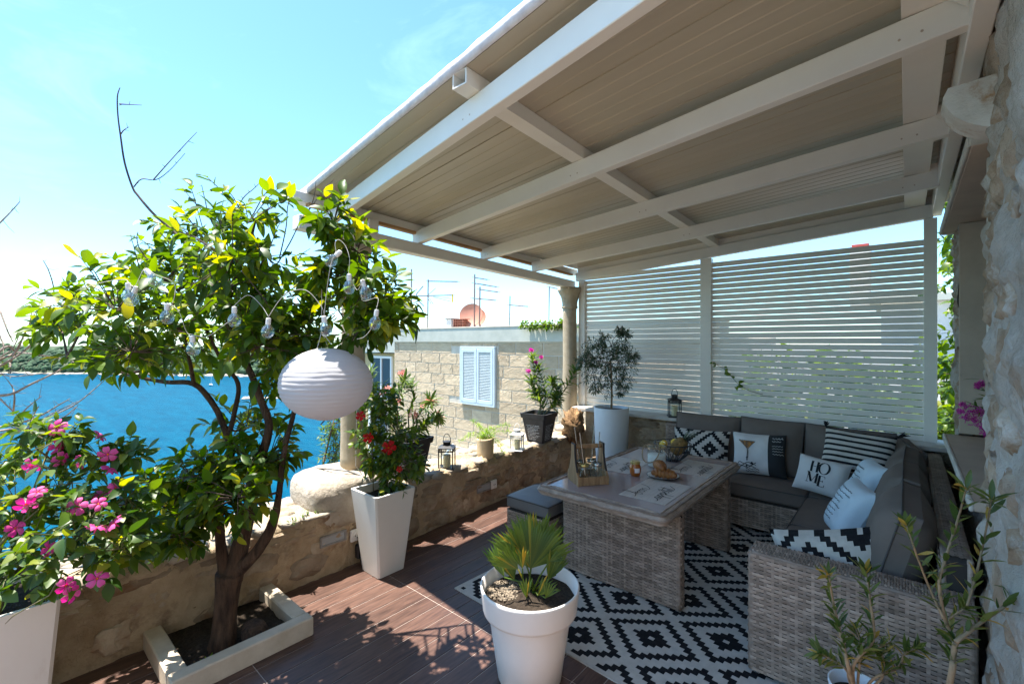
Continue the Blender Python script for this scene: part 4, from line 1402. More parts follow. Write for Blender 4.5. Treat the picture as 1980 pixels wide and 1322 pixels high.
# ------------------------------------------------------------------ rug
RO, RU, RV_ = V((-2.215, 1.985, .0)), V((1, -.045, 0)).normalized(), V((.045, 1, 0)).normalized()
RW, RL = 1.96, 2.62
SX, SYY = .0297, .0246
nu, nv = int(RW / SX), int(RL / SYY)
mb = MB()
def rz(u, v):
    return .0045 + .003 * max(0, noise.noise(V((u * 3, v * 3, 4)))) + (.004 * max(0, 1 - v / .12) * max(0, noise.noise(V((u * 5, 1, 2)))))
du, dv = int(round((-1.09 + 2.215) / SX)), int(round((2.33 - 1.985 + .05) / SYY))
mb.grid(lambda a, b: RO + RU * (RW * a) + RV_ * (RL * b) + V((0, 0, .004 + rz(RW * a, RL * b))), nu, nv, lambda i, j: 1 if (kilim(i - du, j - dv) and 1 <= i < nu - 1 and 1 <= j < nv - 1) else 0)
mb.mi = 0
for a, b in (((0, 0), (1, 0)), ((1, 0), (1, 1)), ((1, 1), (0, 1)), ((0, 1), (0, 0))):
    n = 60
    mb.grid(lambda s, t: (lambda q: RO + RU * (RW * q[0]) + RV_ * (RL * q[1]) + V((0, 0, (.004 + rz(RW * q[0], RL * q[1])) * t + .0005)))((a[0] + (b[0] - a[0]) * s, a[1] + (b[1] - a[1]) * s)), n, 1, lambda i, j: 0)
tag(mb.build('rug', [M['kwhite'], M['kblack']]), 'black and white stepped diamond rug under the table', 'rug')

# ------------------------------------------------------------------ things on the table
TT = TZ + .0005
def script(mb, pts, O, U, Vd, w, z=.0012):
    P = [V(O) + V(U) * a + V(Vd) * b + V((0, 0, z)) for a, b in pts]
    n = len(P)
    L, Rr = [], []
    for i, p in enumerate(P):
        t = (P[min(i + 1, n - 1)] - P[max(i - 1, 0)])
        if t.length < 1e-9: t = V((1, 0, 0))
        b = t.normalized().cross(V((0, 0, 1)))
        L.append(p + b * w / 2); Rr.append(p - b * w / 2)
    mb.add(L + Rr, [[i, i + 1, n + i + 1, n + i] for i in range(n - 1)])
def smooth(pts, n=5):
    out = []
    for i in range(len(pts) - 1):
        p0 = pts[max(i - 1, 0)]; p1 = pts[i]; p2 = pts[i + 1]; p3 = pts[min(i + 2, len(pts) - 1)]
        for k in range(n):
            t = k / n
            out.append(tuple(.5 * ((2 * p1[d]) + (-p0[d] + p2[d]) * t + (2 * p0[d] - 5 * p1[d] + 4 * p2[d] - p3[d]) * t * t + (-p0[d] + 3 * p1[d] - 3 * p2[d] + p3[d]) * t ** 3) for d in range(len(p1))))
    out.append(tuple(pts[-1]))
    return out
# handwriting "bon appetit" in units of the letter height
BON = [[(-.5, .1), (0, .3), (.25, 1.0), (.12, 1.25), (.08, .9), (.1, .0), (.3, -.02), (.4, .3), (.25, .45), (.15, .3), (.3, .3), (.55, .4), (.6, .1), (.75, .0), (.88, .2), (.8, .42), (.66, .38), (.8, .38), (1.05, .4), (1.05, 0), (1.1, .3), (1.25, .42), (1.33, .3), (1.35, .05), (1.5, .0), (1.9, .4), (2.1, .9)]]
APP = [[(-.4, .0), (-.1, .1), (.2, .42), (.05, .3), (.05, .05), (.2, .02), (.3, .4), (.32, .05), (.45, .1), (.55, .42), (.55, -.5), (.56, .2), (.7, .42), (.82, .25), (.7, .02), (.6, .05), (.95, .35), (1.0, .42), (1.0, -.5), (1.01, .2), (1.15, .42), (1.27, .25), (1.15, .02), (1.05, .05), (1.4, .25), (1.55, .4), (1.45, .45), (1.38, .2), (1.5, .0), (1.7, .3), (1.78, .9), (1.76, .1), (1.86, .0), (1.98, .38), (1.98, .05), (2.1, .0), (2.25, .9), (2.24, .1), (2.4, .0), (2.9, .5)], [(1.68, .6), (2.4, .68)], [(1.52, .6), (1.62, .78)]]
def placemat(cx, cy, w, l, rot, label):
    t = thing('placemat', label, 'placemat', (cx, cy, TT), 'placemats on the dining table')
    U = V((math.cos(rot), math.sin(rot), 0)); Vd = V((-math.sin(rot), math.cos(rot), 0))
    mb = MB()
    mb.bar(V((cx, cy, TT + .001)) - Vd * l / 2, V((cx, cy, TT + .001)) + Vd * l / 2, w, .002)
    mb.build('mat', M['mat'], t)
    mb = MB()
    c = V((cx, cy, TT + .002))
    # the words run along the long side
    for word, ou, ov, s in ((BON, -.045, -.15, .10), (APP, .085, -.15, .10)):
        for st in word: script(mb, [(ou - b * s, ov + a * s) for a, b in smooth(st)], c, U, Vd, .0046)
    mb.build('lettering', M['ink'], t)
placemat(-1.235, 2.865, .30, .46, R(0), 'pale placemat lettered bon appetit in front of the croissant plate')
placemat(-1.215, 3.575, .29, .42, R(0), 'pale placemat lettered bon appetit between the croissant plate and the sofa')
placemat(-1.70, 3.285, .29, .42, R(3), 'pale placemat lettered bon appetit behind the honey jar')

# wooden carrier with four mugs and straws
def carrier(c, rot):
    t = thing('jar_carrier', 'burnt wood carrier holding four glass mugs with metal straws', 'carrier', c)
    Mx = Matrix.Rotation(rot, 3, 'Z')
    def L(x, y, z): return V(c) + Mx @ V((x, y, z))
    hx, hy = .105, .10
    side = [(-hy, 0), (hy, 0), (hy, .055), (hy * .72, .085), (hy * .42, .15), (hy * .30, .20), (hy * .30, .265), (-hy * .30, .265), (-hy * .30, .20), (-hy * .42, .15), (-hy * .72, .085), (-hy, .055)]
    for sx in (-1, 1):
        mb = MB()
        mb.prism(side if sx > 0 else side, L(sx * hx - .007, 0, 0), Mx @ V((0, 1, 0)), V((0, 0, 1)), Mx @ V((1, 0, 0)), .014)
        e = mb.build('side_board', M['crate'], t)
        mb = MB()
        ring = side + [side[0]]
        mb.tube([L(sx * hx, a * 1.005, b) for a, b in side[2:11]], .0075, 6)
        mb.build('charred_edge', M['dark_edge'], e)
    for sy_ in (-1, 1):
        mb = MB(); mb.box(L(0, sy_ * (hy - .006), .03), (2 * hx - .012, .011, .055), Mx.to_3x3()); mb.build('slat', M['crate'], t)
    mb = MB(); mb.box(L(0, 0, .006), (2 * hx - .012, 2 * hy - .02, .012), Mx); mb.build('bottom', M['crate'], t)
    mb = MB(); mb.bar(L(-hx + .006, 0, .245), L(hx - .006, 0, .245), .026, .028, bev=.006); mb.build('handle', M['crate'], t)
    k = 0
    for x in (-.048, .048):
        for y in (-.048, .048):
            b = L(x, y, .0125)
            mg = thing('glass_mug', 'clear glass mug with a gold band standing in the wooden carrier' if k == 0 else 'clear glass mug with a steel band standing in the wooden carrier', 'mug', b, 'mugs in the wooden carrier')
            mb = MB(); mb.sm = True
            mb.lathe([(.030, 0), (.035, .006), (.0355, .085), (.033, .098), (.030, .105), (.031, .112), (.031, .128)], b, 20, cap1=False)
            mb.build('glass', M['glass'], mg)
            mb = MB(); mb.sm = True
            a = 0.7 if y > 0 else -.7
            dv = Mx @ V((.7 if x > 0 else -.7, a, 0))
            mb.tube([b + dv * .035 + V((0, 0, .085)), b + dv * .056 + V((0, 0, .08)), b + dv * .062 + V((0, 0, .055)), b + dv * .052 + V((0, 0, .03)), b + dv * .035 + V((0, 0, .025))], .005, 7)
            mb.build('handle', M['glass'], mg)
            mb = MB(); mb.sm = True
            mb.lathe([(.0325, .108), (.0335, .112), (.0335, .119), (.0325, .123)], b, 20, cap0=False, cap1=False)
            mb.build('metal_band', M['gold'] if k == 0 else M['steel'], mg)
            mb = MB()
            d = Mx @ V((.02 * (1 if x > 0 else -1), .012, 0))
            mb.tube([b + V((0, 0, .008)) - d * .5, b + V((0, 0, .335 + .02 * (k % 2))) + d * 1.3], .0035, 6)
            mb.build('straw', M['steel'], mg)
            k += 1
carrier((-1.678, 2.742, TT), R(54))
# honey jar
c = V((-1.49, 3.085, TT))
t = thing('honey_jar', 'round jar of amber honey with gold lid and paper label', 'jar', c)
mb = MB(); mb.sm = True
mb.lathe([(.026, 0), (.034, .004), (.040, .03), (.042, .05), (.038, .072), (.031, .084), (.031, .09)], c, 24)
mb.build('jar', M['honey'], t)
mb = MB(); mb.lathe([(.034, .088), (.035, .09), (.035, .102), (.033, .105)], c, 24); mb.build('lid', M['gold'], t)
mb = MB(); mb.sm = True
a0 = math.atan2(-c.y, -c.x) + .35
mb.grid(lambda a, b: c + V((.0425 * math.cos(a0 - .45 + .9 * a), .0425 * math.sin(a0 - .45 + .9 * a), .03 + .032 * b)), 6, 2)
mb.build('label', M['paper'], t)
# milk jar with rope handle
c = V((-1.475, 3.425, TT))
t = thing('milk_jar', 'tall clear glass jar half full of milk with rope handle', 'jar', c)
mb = MB(); mb.sm = True
mb.lathe([(.066, 0), (.070, .004), (.070, .165), (.067, .178), (.069, .185)], c, 32, cap1=False)
mb.build('glass', M['glass'], t)
mb = MB(); mb.sm = True
mb.lathe([(.062, .006), (.0665, .01), (.0665, .092), (.064, .094)], c, 32); mb.build('milk', M['milk'], t)
mb = MB(); mb.sm = True
mb.tube([c + V((.071 * math.cos(k * math.pi / 12), .071 * math.sin(k * math.pi / 12), .152)) for k in range(25)], .0045, 6)
mb.build('rope_collar', M['rope'], t)
mb = MB(); mb.sm = True
rp = [V((.05, -.06, .15)), V((.045, -.085, .10)), V((.01, -.10, .055)), V((-.04, -.098, .045)), V((-.075, -.085, .07)), V((-.085, -.07, .12)), V((-.07, -.055, .165)), V((-.055, -.045, .155))]
mb.tube([c + V(q) for q in smooth([tuple(q) for q in rp])], .0045, 6)
mb.build('rope_handle', M['rope'], t)
# plate with croissants
c = V((-1.315, 3.165, TT + .0022))
t = thing('plate', 'white rimmed plate holding two croissants', 'plate', c)
mb = MB(); mb.sm = True
mb.lathe([(.06, 0), (.07, .003), (.098, .012), (.112, .016), (.113, .018), (.108, .0185), (.09, .014), (.066, .006), (0.001, .006)], c, 36)
mb.build('dish', M['plate'], t)
mb = MB(); mb.sm = True
mb.tube([c + V((.111 * math.cos(k * math.pi / 18), .111 * math.sin(k * math.pi / 18), .0178)) for k in range(37)], .0025, 5)
mb.build('dark_rim', M['wire'], t)
def croissant(c, rot, L, label, tilt=0):
    mb = MB(); mb.sm = True
    N = 46
    Mx = Matrix.Rotation(rot, 3, 'Z') @ Matrix.Rotation(tilt, 3, 'Y')
    pts, rad = [], []
    for i in range(N + 1):
        s = i / N * 2 - 1
        a = s * 1.25
        pts.append(V(c) + Mx @ V((L * .5 * math.sin(a) / math.sin(1.25), L * .26 * (math.cos(a) - 1), 0)))
        seg = abs(((i / N) * 7) % 1 - .5)
        rad.append(max(.006, (.034 * (1 - abs(s) ** 1.8) + .008) * (1.05 - .35 * (seg * 2) ** 3)))
    mb.tube(pts, rad, 12)
    tag(mb.build('croissant', M['croissant']), label, 'croissant')
croissant(c + V((.015, -.01, .034)), R(10), .17, 'dark baked croissant lying flat on the plate')
croissant(c + V((-.025, .005, .076)), R(-40), .13, 'golden croissant resting on top of the other one', R(4))
# wire fruit bowl
c = V((-1.455, 3.69, TT))
t = thing('fruit_bowl', 'black wire bowl with lemons and a pineapple', 'bowl', c)
mb = MB(); mb.sm = True
def bowlr(z): return .06 + .085 * math.sin(min(1, z / .11) * math.pi / 2)
for k in range(24):
    a = 2 * math.pi * k / 24
    mb.tube([c + V((bowlr(z) * math.cos(a + z * 2), bowlr(z) * math.sin(a + z * 2), .004 + z)) for z in (0, .01, .03, .055, .08, .11, .135)], .0028, 5)
for z in (0, .135):
    mb.tube([c + V((bowlr(z) * math.cos(k * math.pi / 16), bowlr(z) * math.sin(k * math.pi / 16), .004 + z)) for k in range(33)], .0042, 6)
mb.lathe([(.058, .003), (.06, .008)], c, 24)
mb.build('wire_basket', M['wire'], t)
def lemon(c, rot, label):
    mb = MB(); mb.sm = True
    Mx = Euler(rot).to_matrix()
    pr_ = [(.001, -.044), (.007, -.040), (.016, -.034), (.026, -.02), (.029, 0), (.026, .02), (.016, .034), (.007, .040), (.001, .045)]
    mb.lathe(pr_, (0, 0, 0), 16)
    mb.v = [V(c) + Mx @ p for p in mb.v]
    tag(mb.build('lemon', M['lemon']), label, 'lemon', 'lemons in the wire bowl')
for q, r_ in (((-.06, -.05, .125), (1.2, .3, .5)), ((-.005, .06, .135), (.9, 1.0, .2)), ((-.085, .03, .115), (.2, 1.2, 2)), ((.035, .095, .13), (1.4, .2, 1.2))):
    lemon(c + V(q), r_, 'yellow lemon in the black wire bowl')
pc = c + V((.06, -.02, .125))
ax = V((.58, .18, .78)).normalized()
t = thing('pineapple', 'ripe pineapple lying tilted in the wire bowl', 'pineapple', pc)
Mx = ax.to_track_quat('Z', 'Y').to_matrix()
mb = MB(); mb.sm = True
mb.lathe([(.02, -.07), (.04, -.062), (.050, -.035), (.053, 0), (.050, .04), (.038, .065), (.018, .074)], (0, 0, 0), 18)
mb.v = [pc + Mx @ p for p in mb.v]
core = mb.build('body', M['pine'], t)
mb = MB(); mb.sm = True
for j in range(9):
    z = -.06 + .015 * j
    rr = .053 * math.sqrt(max(.1, 1 - (z / .085) ** 2))
    for k in range(13):
        a = 2 * math.pi * (k + .5 * (j % 2)) / 13
        d = Mx @ V((math.cos(a), math.sin(a), 0))
        mb.add([pc + Mx @ V((0, 0, z + q[2])) + d * (rr + q[0]) + (Mx @ V((-math.sin(a), math.cos(a), 0))) * q[1] for q in ((.0, -.011, 0), (.0, 0, -.011), (.0, .011, 0), (0, 0, .011), (.008, 0, .002))], [[0, 1, 4], [1, 2, 4], [2, 3, 4], [3, 0, 4]])
mb.build('eyes', M['pine'], core, 'stuff')
mb = MB()
for k in range(34):
    a, s = rnd.uniform(0, 6.28), rnd.uniform(.05, .6)
    d = Mx @ V((math.cos(a) * s, math.sin(a) * s, 1)).normalized()
    b0 = pc + Mx @ V((math.cos(a) * .012, math.sin(a) * .012, .068))
    sd = d.cross(V((0, 0, 1))).normalized() * .007
    Lf = rnd.uniform(.08, .15)
    mb.add([b0 - sd, b0 + sd, b0 + d * Lf * .6 + sd * .6, b0 + d * Lf * .6 - sd * .6, b0 + d * Lf + V((0, 0, -.012))], [[0, 1, 2, 3], [3, 2, 4]])
mb.build('leaf_crown', M['oliveleaf'], t, 'stuff')
# ================================================================== foliage helpers
LEAF = {  # rows of (t, half width), fold, droop
    'lemon': ([(0, .012), (.12, .13), (.35, .235), (.6, .225), (.82, .13), (1, .0)], .30, .16),
    'dip': ([(0, .012), (.12, .17), (.35, .27), (.6, .24), (.85, .11), (1, .0)], .22, .14),
    'oleander': ([(0, .01), (.2, .08), (.5, .105), (.8, .068), (1, 0)], .3, .18),
    'olive': ([(0, .012), (.25, .095), (.55, .12), (.85, .06), (1, 0)], .2, .08),
    'vine': ([(0, .02), (.1, .24), (.35, .34), (.65, .26), (1, 0)], .2, .2),
    'needle': ([(0, .03), (.5, .035), (1, 0)], .0, .1),
}
def leafgeo(kind, var=0):
    rows, fold, droop = LEAF[kind]
    f, d = fold * (1, .6, 1.5, 2.4, -.4)[var], droop * (1, 2.2, .2, 3.6, 1.2)[var]
    tw = (0, .25, -.3, .6, -.7)[var]
    vs, fs = [], []
    for t, w in rows:
        z0 = -d * t * t
        a = tw * t
        if w < 1e-6:
            vs.append(V((0, t, z0)))
        else:
            for sx in (-1, 0, 1):
                x, z = sx * w, z0 + (f * w if sx else 0)
                vs.append(V((x * math.cos(a) - (z - z0) * math.sin(a), t, z0 + x * math.sin(a) + (z - z0) * math.cos(a))))
    n = len(rows)
    for i in range(n - 1):
        b = i * 3
        if i == n - 2: fs += [[b, b + 1, b + 3], [b + 1, b + 2, b + 3]]
        else: fs += [[b, b + 1, b + 4, b + 3], [b + 1, b + 2, b + 5, b + 4]]
    return vs, fs
_lm = {}
def leafmesh(kind, var, mat):
    k = (kind, var, mat)
    if k not in _lm:
        mb = MB(); mb.sm = True
        mb.add(*leafgeo(kind, var))
        _lm[k] = mb.mesh('leaf', M[mat])
    return _lm[k]
def lmat(pos, d, nrm, L):
    y = V(d).normalized()
    z = V(nrm) - y * V(nrm).dot(y)
    if z.length < 1e-4: z = y.orthogonal()
    z.normalize()
    x = y.cross(z)
    return Matrix(((x.x * L, y.x * L, z.x * L, pos[0]), (x.y * L, y.y * L, z.y * L, pos[1]), (x.z * L, y.z * L, z.z * L, pos[2]), (0, 0, 0, 1)))
def foliage(parent, leaves, kind, mat, n_ind=150, crown='crown', rr=None):
    """the leaves that show largest are parts of their own, the rest is one mass"""
    rr = rr or rnd
    leaves = sorted(leaves, key=lambda l: dist(l[0]) / l[3])
    mb = MB(); mb.sm = True
    geo = [leafgeo(kind, v) for v in range(5)]
    for i, (p, d, nm, L) in enumerate(leaves):
        Mx = lmat(p, d, nm, L)
        v = rr.randint(0, 4)
        if i < n_ind: link('leaf', leafmesh(kind, v, mat), parent, Mx)
        else: mb.add([Mx @ q for q in geo[v][0]], geo[v][1])
    if mb.v: mb.build(crown, M[mat], parent, 'stuff')
def rdir(r, up=0.0):
    while True:
        d = V((r.uniform(-1, 1), r.uniform(-1, 1), r.uniform(-1, 1)))
        if .05 < d.length < 1: break
    d.normalize()
    d.z += up
    return d.normalized()
def twig_leaves(r, a, d, L, n, leafL, spread=.9, droop=.25, start=.15):
    """leaves set alternately along a twig"""
    out = []
    d = d.normalized()
    s = d.orthogonal().normalized()
    b = d.cross(s)
    for k in range(n):
        t = start + (1 - start) * (k + .5) / n
        ang = 2.4 * k + r.uniform(-.4, .4)
        side = (s * math.cos(ang) + b * math.sin(ang))
        ld = (d * (1.1 - spread * (1 - t)) + side * spread + V((0, 0, -droop))).normalized()
        nm = (V((0, 0, 1)) + rdir(r) * .55).normalized()
        out.append((a + d * (L * t), ld, nm, leafL * r.uniform(.5, 1.2)))
    return out
def cluster_crown(r, clusters, skel, mbt, leafL, ntw, nl, tl, up=.25, tr=.003, link_r=.005, flat=.8):
    """leafy twigs filling the clusters, each joined by a thin branch to the nearest limb"""
    out = []
    for c, rad in clusters:
        if skel:
            q = min(skel, key=lambda s: (s - c).length)
            mid = (q + c) / 2 + rdir(r) * .03
            mbt.tube([q, mid, c], [link_r * 1.3, link_r, link_r * .7], 5)
        for k in range(ntw):
            d = rdir(r, up)
            d.z *= flat
            d.normalize()
            a = c + d * rad * r.uniform(0, .35)
            L = min(tl * r.uniform(.7, 1.25), rad * 1.1)
            a2 = a + d * max(0, rad * r.uniform(.15, .75) - L * .3)
            mbt.tube([a, a2 + d * L * .5 + V((0, 0, .01)), a2 + d * L], [tr, tr * .8, tr * .4], 4, cap=False)
            out += twig_leaves(r, a2, d, L, nl, leafL)
    return out
def limb(mb, pts, n=8):
    """pts: (px, py, depth, radius); returns points along it"""
    P = smooth([tuple(at(p[0], p[1], p[2])) + (p[3],) for p in pts], 5)
    mb.tube([V(p[:3]) for p in P], [p[3] for p in P], n)
    return [V(p[:3]) for p in P]

# ================================================================== tree bed
BED = thing('tree_bed', 'tree bed edged with pale limestone kerb against the parapet', 'bed', (-2.7, .85, 0))
for c, d in (((-2.485, .85, .05), (.075, .64, .10)), ((-2.765, .57, .0485), (.48, .078, .097)), ((-2.765, 1.13, .0485), (.48, .078, .097))):
    part('kerb_stone', 'curb', BED, (c, d), bev=.006)
mb = MB(); mb.sm = True
mb.grid(lambda a, b: (-3.02 + .51 * a, .60 + .50 * b, .032 + .018 * noise.noise(V((a * 6, b * 6, 1))) + .008 * noise.noise(V((a * 20, b * 20, 1)))), 30, 30)
mb.build('soil', M['soil'], BED)
mb = MB(); mb.sm = True
mb.blob((-2.62, .93, .06), (.075, .06, .06), None, 12, 8, 4, .2)
tag(mb.build('bed_stone', M['bark']), 'rounded dark stone lying on the soil at the foot of the lemon tree', 'stone')
sp = thing('seedling', 'small yellow green seedling in the kerbed tree bed', 'plant', (-2.56, .70, .03))
sr = random.Random(8)
foliage(sp, [(V((-2.56, .70, .05)), (V((math.cos(a), math.sin(a), .5))), V((0, 0, 1)), sr.uniform(.035, .055)) for a in [k * .8 for k in range(9)]], 'olive', 'fernleaf', 9)
mb = MB(); mb.tube([(-2.56, .70, .02), (-2.56, .70, .052)], .003, 5); mb.build('stem', M['stem'], sp)

# ================================================================== lemon tree
LT = thing('lemon_tree', 'leafy lemon tree with forked dark trunk growing in the kerbed bed by the parapet', 'tree', (-2.68, .80, .03))
r = random.Random(21)
mb = MB(); mb.sm = True
sk = []
D0 = 2.36
sk += limb(mb, [(428, 1262, D0, .075), (433, 1215, D0, .057), (438, 1160, D0, .055), (445, 1105, D0, .066)], 12)
sk += limb(mb, [(438, 1120, D0, .034), (428, 1060, D0, .026), (424, 1000, D0, .021), (430, 940, D0 + .02, .017), (436, 880, D0 + .05, .014)], 9)
sk += limb(mb, [(450, 1120, D0, .050), (466, 1050, D0 + .02, .042), (483, 980, D0 + .03, .034), (500, 900, D0 + .05, .027), (520, 825, D0 + .06, .020), (500, 760, D0 + .06, .018), (478, 705, D0 + .06, .016), (452, 655, D0 + .05, .015), (440, 600, D0 + .05, .013), (455, 540, D0 + .05, .011), (480, 480, D0 + .03, .009), (495, 420, D0, .006)], 9)
sk += limb(mb, [(458, 1105, D0, .034), (500, 1060, D0 - .03, .028), (528, 1010, D0 - .02, .023), (540, 950, D0, .016), (548, 880, D0 + .04, .014), (565, 810, D0 + .1, .013), (585, 745, D0 + .15, .012), (640, 695, D0 + .2, .011), (700, 655, D0 + .25, .009), (765, 622, D0 + .3, .006)], 9)
sk += limb(mb, [(470, 1040, D0 + .02, .020), (450, 900, D0 + .05, .018), (440, 845, D0 + .06, .017), (415, 785, D0 + .05, .016), (375, 742, D0 + .02, .014), (320, 738, D0, .011), (260, 726, D0 - .02, .009), (190, 705, D0, .006), (130, 690, D0, .004)], 8)
sk += limb(mb, [(440, 850, D0 + .06, .014), (455, 790, D0 + .08, .013), (460, 740, D0 + .1, .012), (430, 700, D0 + .1, .010), (400, 640, D0 + .08, .009), (360, 580, D0 + .05, .008), (320, 540, D0, .006)], 8)
sk += limb(mb, [(588, 740, D0 + .15, .011), (592, 660, D0 + .18, .010), (610, 590, D0 + .2, .009), (640, 520, D0 + .2, .008), (655, 455, D0 + .2, .005)], 7)
sk += limb(mb, [(375, 742, D0, .010), (365, 690, D0 - .05, .009), (350, 640, D0 - .05, .008), (300, 600, D0 - .05, .006), (220, 590, D0, .004)], 7)
sk += limb(mb, [(470, 1010, D0, .012), (410, 980, D0 - .1, .009), (360, 985, D0 - .15, .006)], 7)
mb.v = [rough(q, V((noise.noise(q * 9), noise.noise(q * 9 + V((5, 0, 0))), 0)), .012, 14.0) for q in mb.v]
mb.build('trunk', M['bark'], LT)
mb = MB(); mb.sm = True
# bare shoots above the crown
limb(mb, [(430, 560, D0 + .05, .009), (384, 499, D0, .008), (345, 456, D0, .0072), (297, 413, D0, .0065), (267, 378, D0, .006), (256, 361, D0, .0055), (241, 314, D0, .005), (233, 262, D0, .0042), (228, 223, D0, .0035), (227, 187, D0, .003), (232, 169, D0, .0018)], 6)
for pts in ([(259, 361), (274, 346), (302, 347), (328, 329), (358, 296)], [(297, 347), (319, 322), (358, 279), (381, 255)], [(231, 201), (250, 202), (274, 203)], [(233, 260), (240, 251), (250, 245)],
            [(425, 440), (405, 417), (395, 380), (390, 357)], [(420, 440), (401, 417), (375, 390), (353, 363)], [(450, 420), (470, 383), (490, 365), (508, 348)], [(430, 440), (425, 417), (433, 385)],
            [(530, 520), (560, 470), (580, 430), (599, 404), (620, 375), (646, 346)], [(580, 430), (600, 400), (608, 375), (611, 350)], [(540, 500), (553, 440), (556, 400), (561, 385), (555, 362)], [(570, 520), (580, 495), (600, 480)],
            [(300, 520), (270, 480), (265, 455), (268, 450)], [(280, 560), (265, 500), (252, 452)], [(690, 560), (740, 560), (762, 540), (772, 510)], [(690, 470), (680, 440), (672, 430)], [(330, 470), (310, 450), (303, 440)],
            [(200, 600), (170, 560), (160, 540)], [(250, 590), (190, 560), (165, 545)], [(620, 820), (640, 800), (660, 790)], [(330, 1000), (305, 960), (290, 920), (325, 885)]):
    q = [(p[0], p[1], D0 + .02, .0035 - .0022 * i / max(1, len(pts) - 1)) for i, p in enumerate(pts)]
    P = limb(mb, q, 5)
    for k in range(2, len(P) - 1, 3):
        if r.random() < .6: mb.tube([P[k], P[k] + rdir(r, .6) * r.uniform(.012, .03)], [.0016, .0008], 4)
CL = [(400, 470, 95, .0), (480, 430, 80, .05), (450, 500, 90, -.1), (335, 515, 75, 0), (515, 495, 62, .1), (430, 560, 95, -.12), (540, 575, 55, 0), (375, 545, 80, .12),
      (225, 600, 80, 0), (155, 605, 55, .05), (285, 630, 85, -.1), (205, 660, 60, .0), (255, 680, 55, .1), (370, 640, 80, -.12), (470, 630, 75, .15), (335, 690, 55, .05), (300, 560, 60, .1), (120, 640, 40, .0),
      (645, 430, 42, .2), (690, 485, 52, .25), (705, 555, 62, .2), (742, 585, 52, .3), (655, 600, 58, .15), (700, 630, 45, .3), (640, 535, 40, .2), (755, 620, 30, .3),
      (540, 650, 65, .2), (580, 630, 42, .15), (528, 730, 34, .2), (560, 690, 50, .25), (500, 670, 50, .25), (480, 600, 60, .1),
      (475, 830, 52, .0), (522, 880, 50, .05), (445, 905, 62, -.08), (395, 955, 62, -.1), (460, 960, 50, -.12), (335, 985, 55, -.1), (350, 1035, 38, -.12), (300, 1010, 40, -.12), (410, 985, 46, -.15), (490, 900, 55, .1), (370, 920, 40, -.1), (310, 950, 35, -.05), (250, 1040, 45, -.1)]
cj = random.Random(77)
clusters = []
for x, y, rr_, dd in CL:
    e = (dd + cj.uniform(-.45, .36) if x < 470 else (cj.uniform(-.30, .25) if x < 590 else cj.uniform(-.32, .12))) if y < 720 else dd + cj.uniform(-.12, .2)
    clusters.append((at(x, y, D0 + e), rr_ * (.84 if x > 560 and y < 720 else .95) * (D0 + e) / FPX))
lv = cluster_crown(r, clusters, sk, mb, .080, 19, 7, .14, up=.2, tr=.0028, link_r=.0055)
mb.build('branches', M['twig'], LT)
foliage(LT, lv, 'lemon', 'lemonleaf', 300, 'crown', r)

# ================================================================== bare shrub beyond the parapet on the left
BT = thing('bare_shrub', 'leafless shrub with thin pale branches reaching in beyond the parapet', 'shrub', (-4.9, -1.0, -4))
mb = MB(); mb.sm = True
D1 = 2.75
mb.tube([(-4.9, -1.0, -4.2), (-4.85, -.95, -1.5), (-4.8, -.9, .2), at(-180, 830, D1)], [.09, .07, .05, .03], 8)
limb(mb, [(-180, 835, D1, .03), (-120, 800, D1, .02), (-60, 770, D1, .014), (0, 764, D1, .009)], 7)
br_ = [[(0, 764), (25, 760), (58, 743), (100, 723), (145, 700), (180, 672)], [(-60, 740), (8, 672), (32, 680), (66, 684), (116, 693), (160, 703)], [(-80, 850), (0, 839), (33, 833), (66, 823), (100, 804), (150, 778), (198, 738)],
       [(-80, 840), (0, 832), (63, 820), (100, 800), (150, 775)], [(-80, 830), (0, 825), (66, 808), (116, 781), (135, 770)], [(83, 820), (120, 808), (151, 783)], [(-60, 735), (0, 707), (17, 697), (50, 675), (80, 640), (98, 590), (104, 560), (95, 525), (83, 502)],
       [(-60, 730), (0, 695), (30, 680), (45, 650), (60, 620), (78, 585)], [(-50, 720), (0, 690), (25, 672), (40, 640)], [(-40, 470), (0, 430), (20, 410), (38, 390)], [(-40, 690), (5, 672), (0, 650), (-10, 610)], [(20, 700), (40, 660), (55, 630), (62, 600)],
       [(0, 770), (15, 785), (25, 795)], [(25, 800), (28, 770), (25, 750), (15, 735)], [(35, 810), (50, 790), (80, 765)], [(-20, 720), (0, 722), (30, 727), (90, 720)], [(60, 820), (66, 800), (75, 785)], [(20, 700), (20, 720), (15, 720)], [(0, 600), (15, 640), (25, 660)]]
for pts in br_:
    k_ = .0085 if len(pts) > 4 else .0055
    P = limb(mb, [(p[0], p[1], D1 + .05 * math.sin(p[1]), k_ - (k_ - .0022) * i / (len(pts) - 1)) for i, p in enumerate(pts)], 6)
    for k in range(3, len(P), 3):
        d = rdir(r, .3)
        q = P[k] + d * r.uniform(.02, .09)
        mb.tube([P[k], (P[k] + q) / 2 + V((0, 0, -.006)), q], [.0018, .0014, .0008], 4)
mb.build('branches', M['dry'], BT)
lv = []
for px, py in ((8, 705), (22, 712), (14, 722), (4, 698)):
    lv.append((at(px, py, D1), rdir(r, -.2), V((0, 0, 1)), .06))
foliage(BT, lv, 'lemon', 'vineleaf', 10)

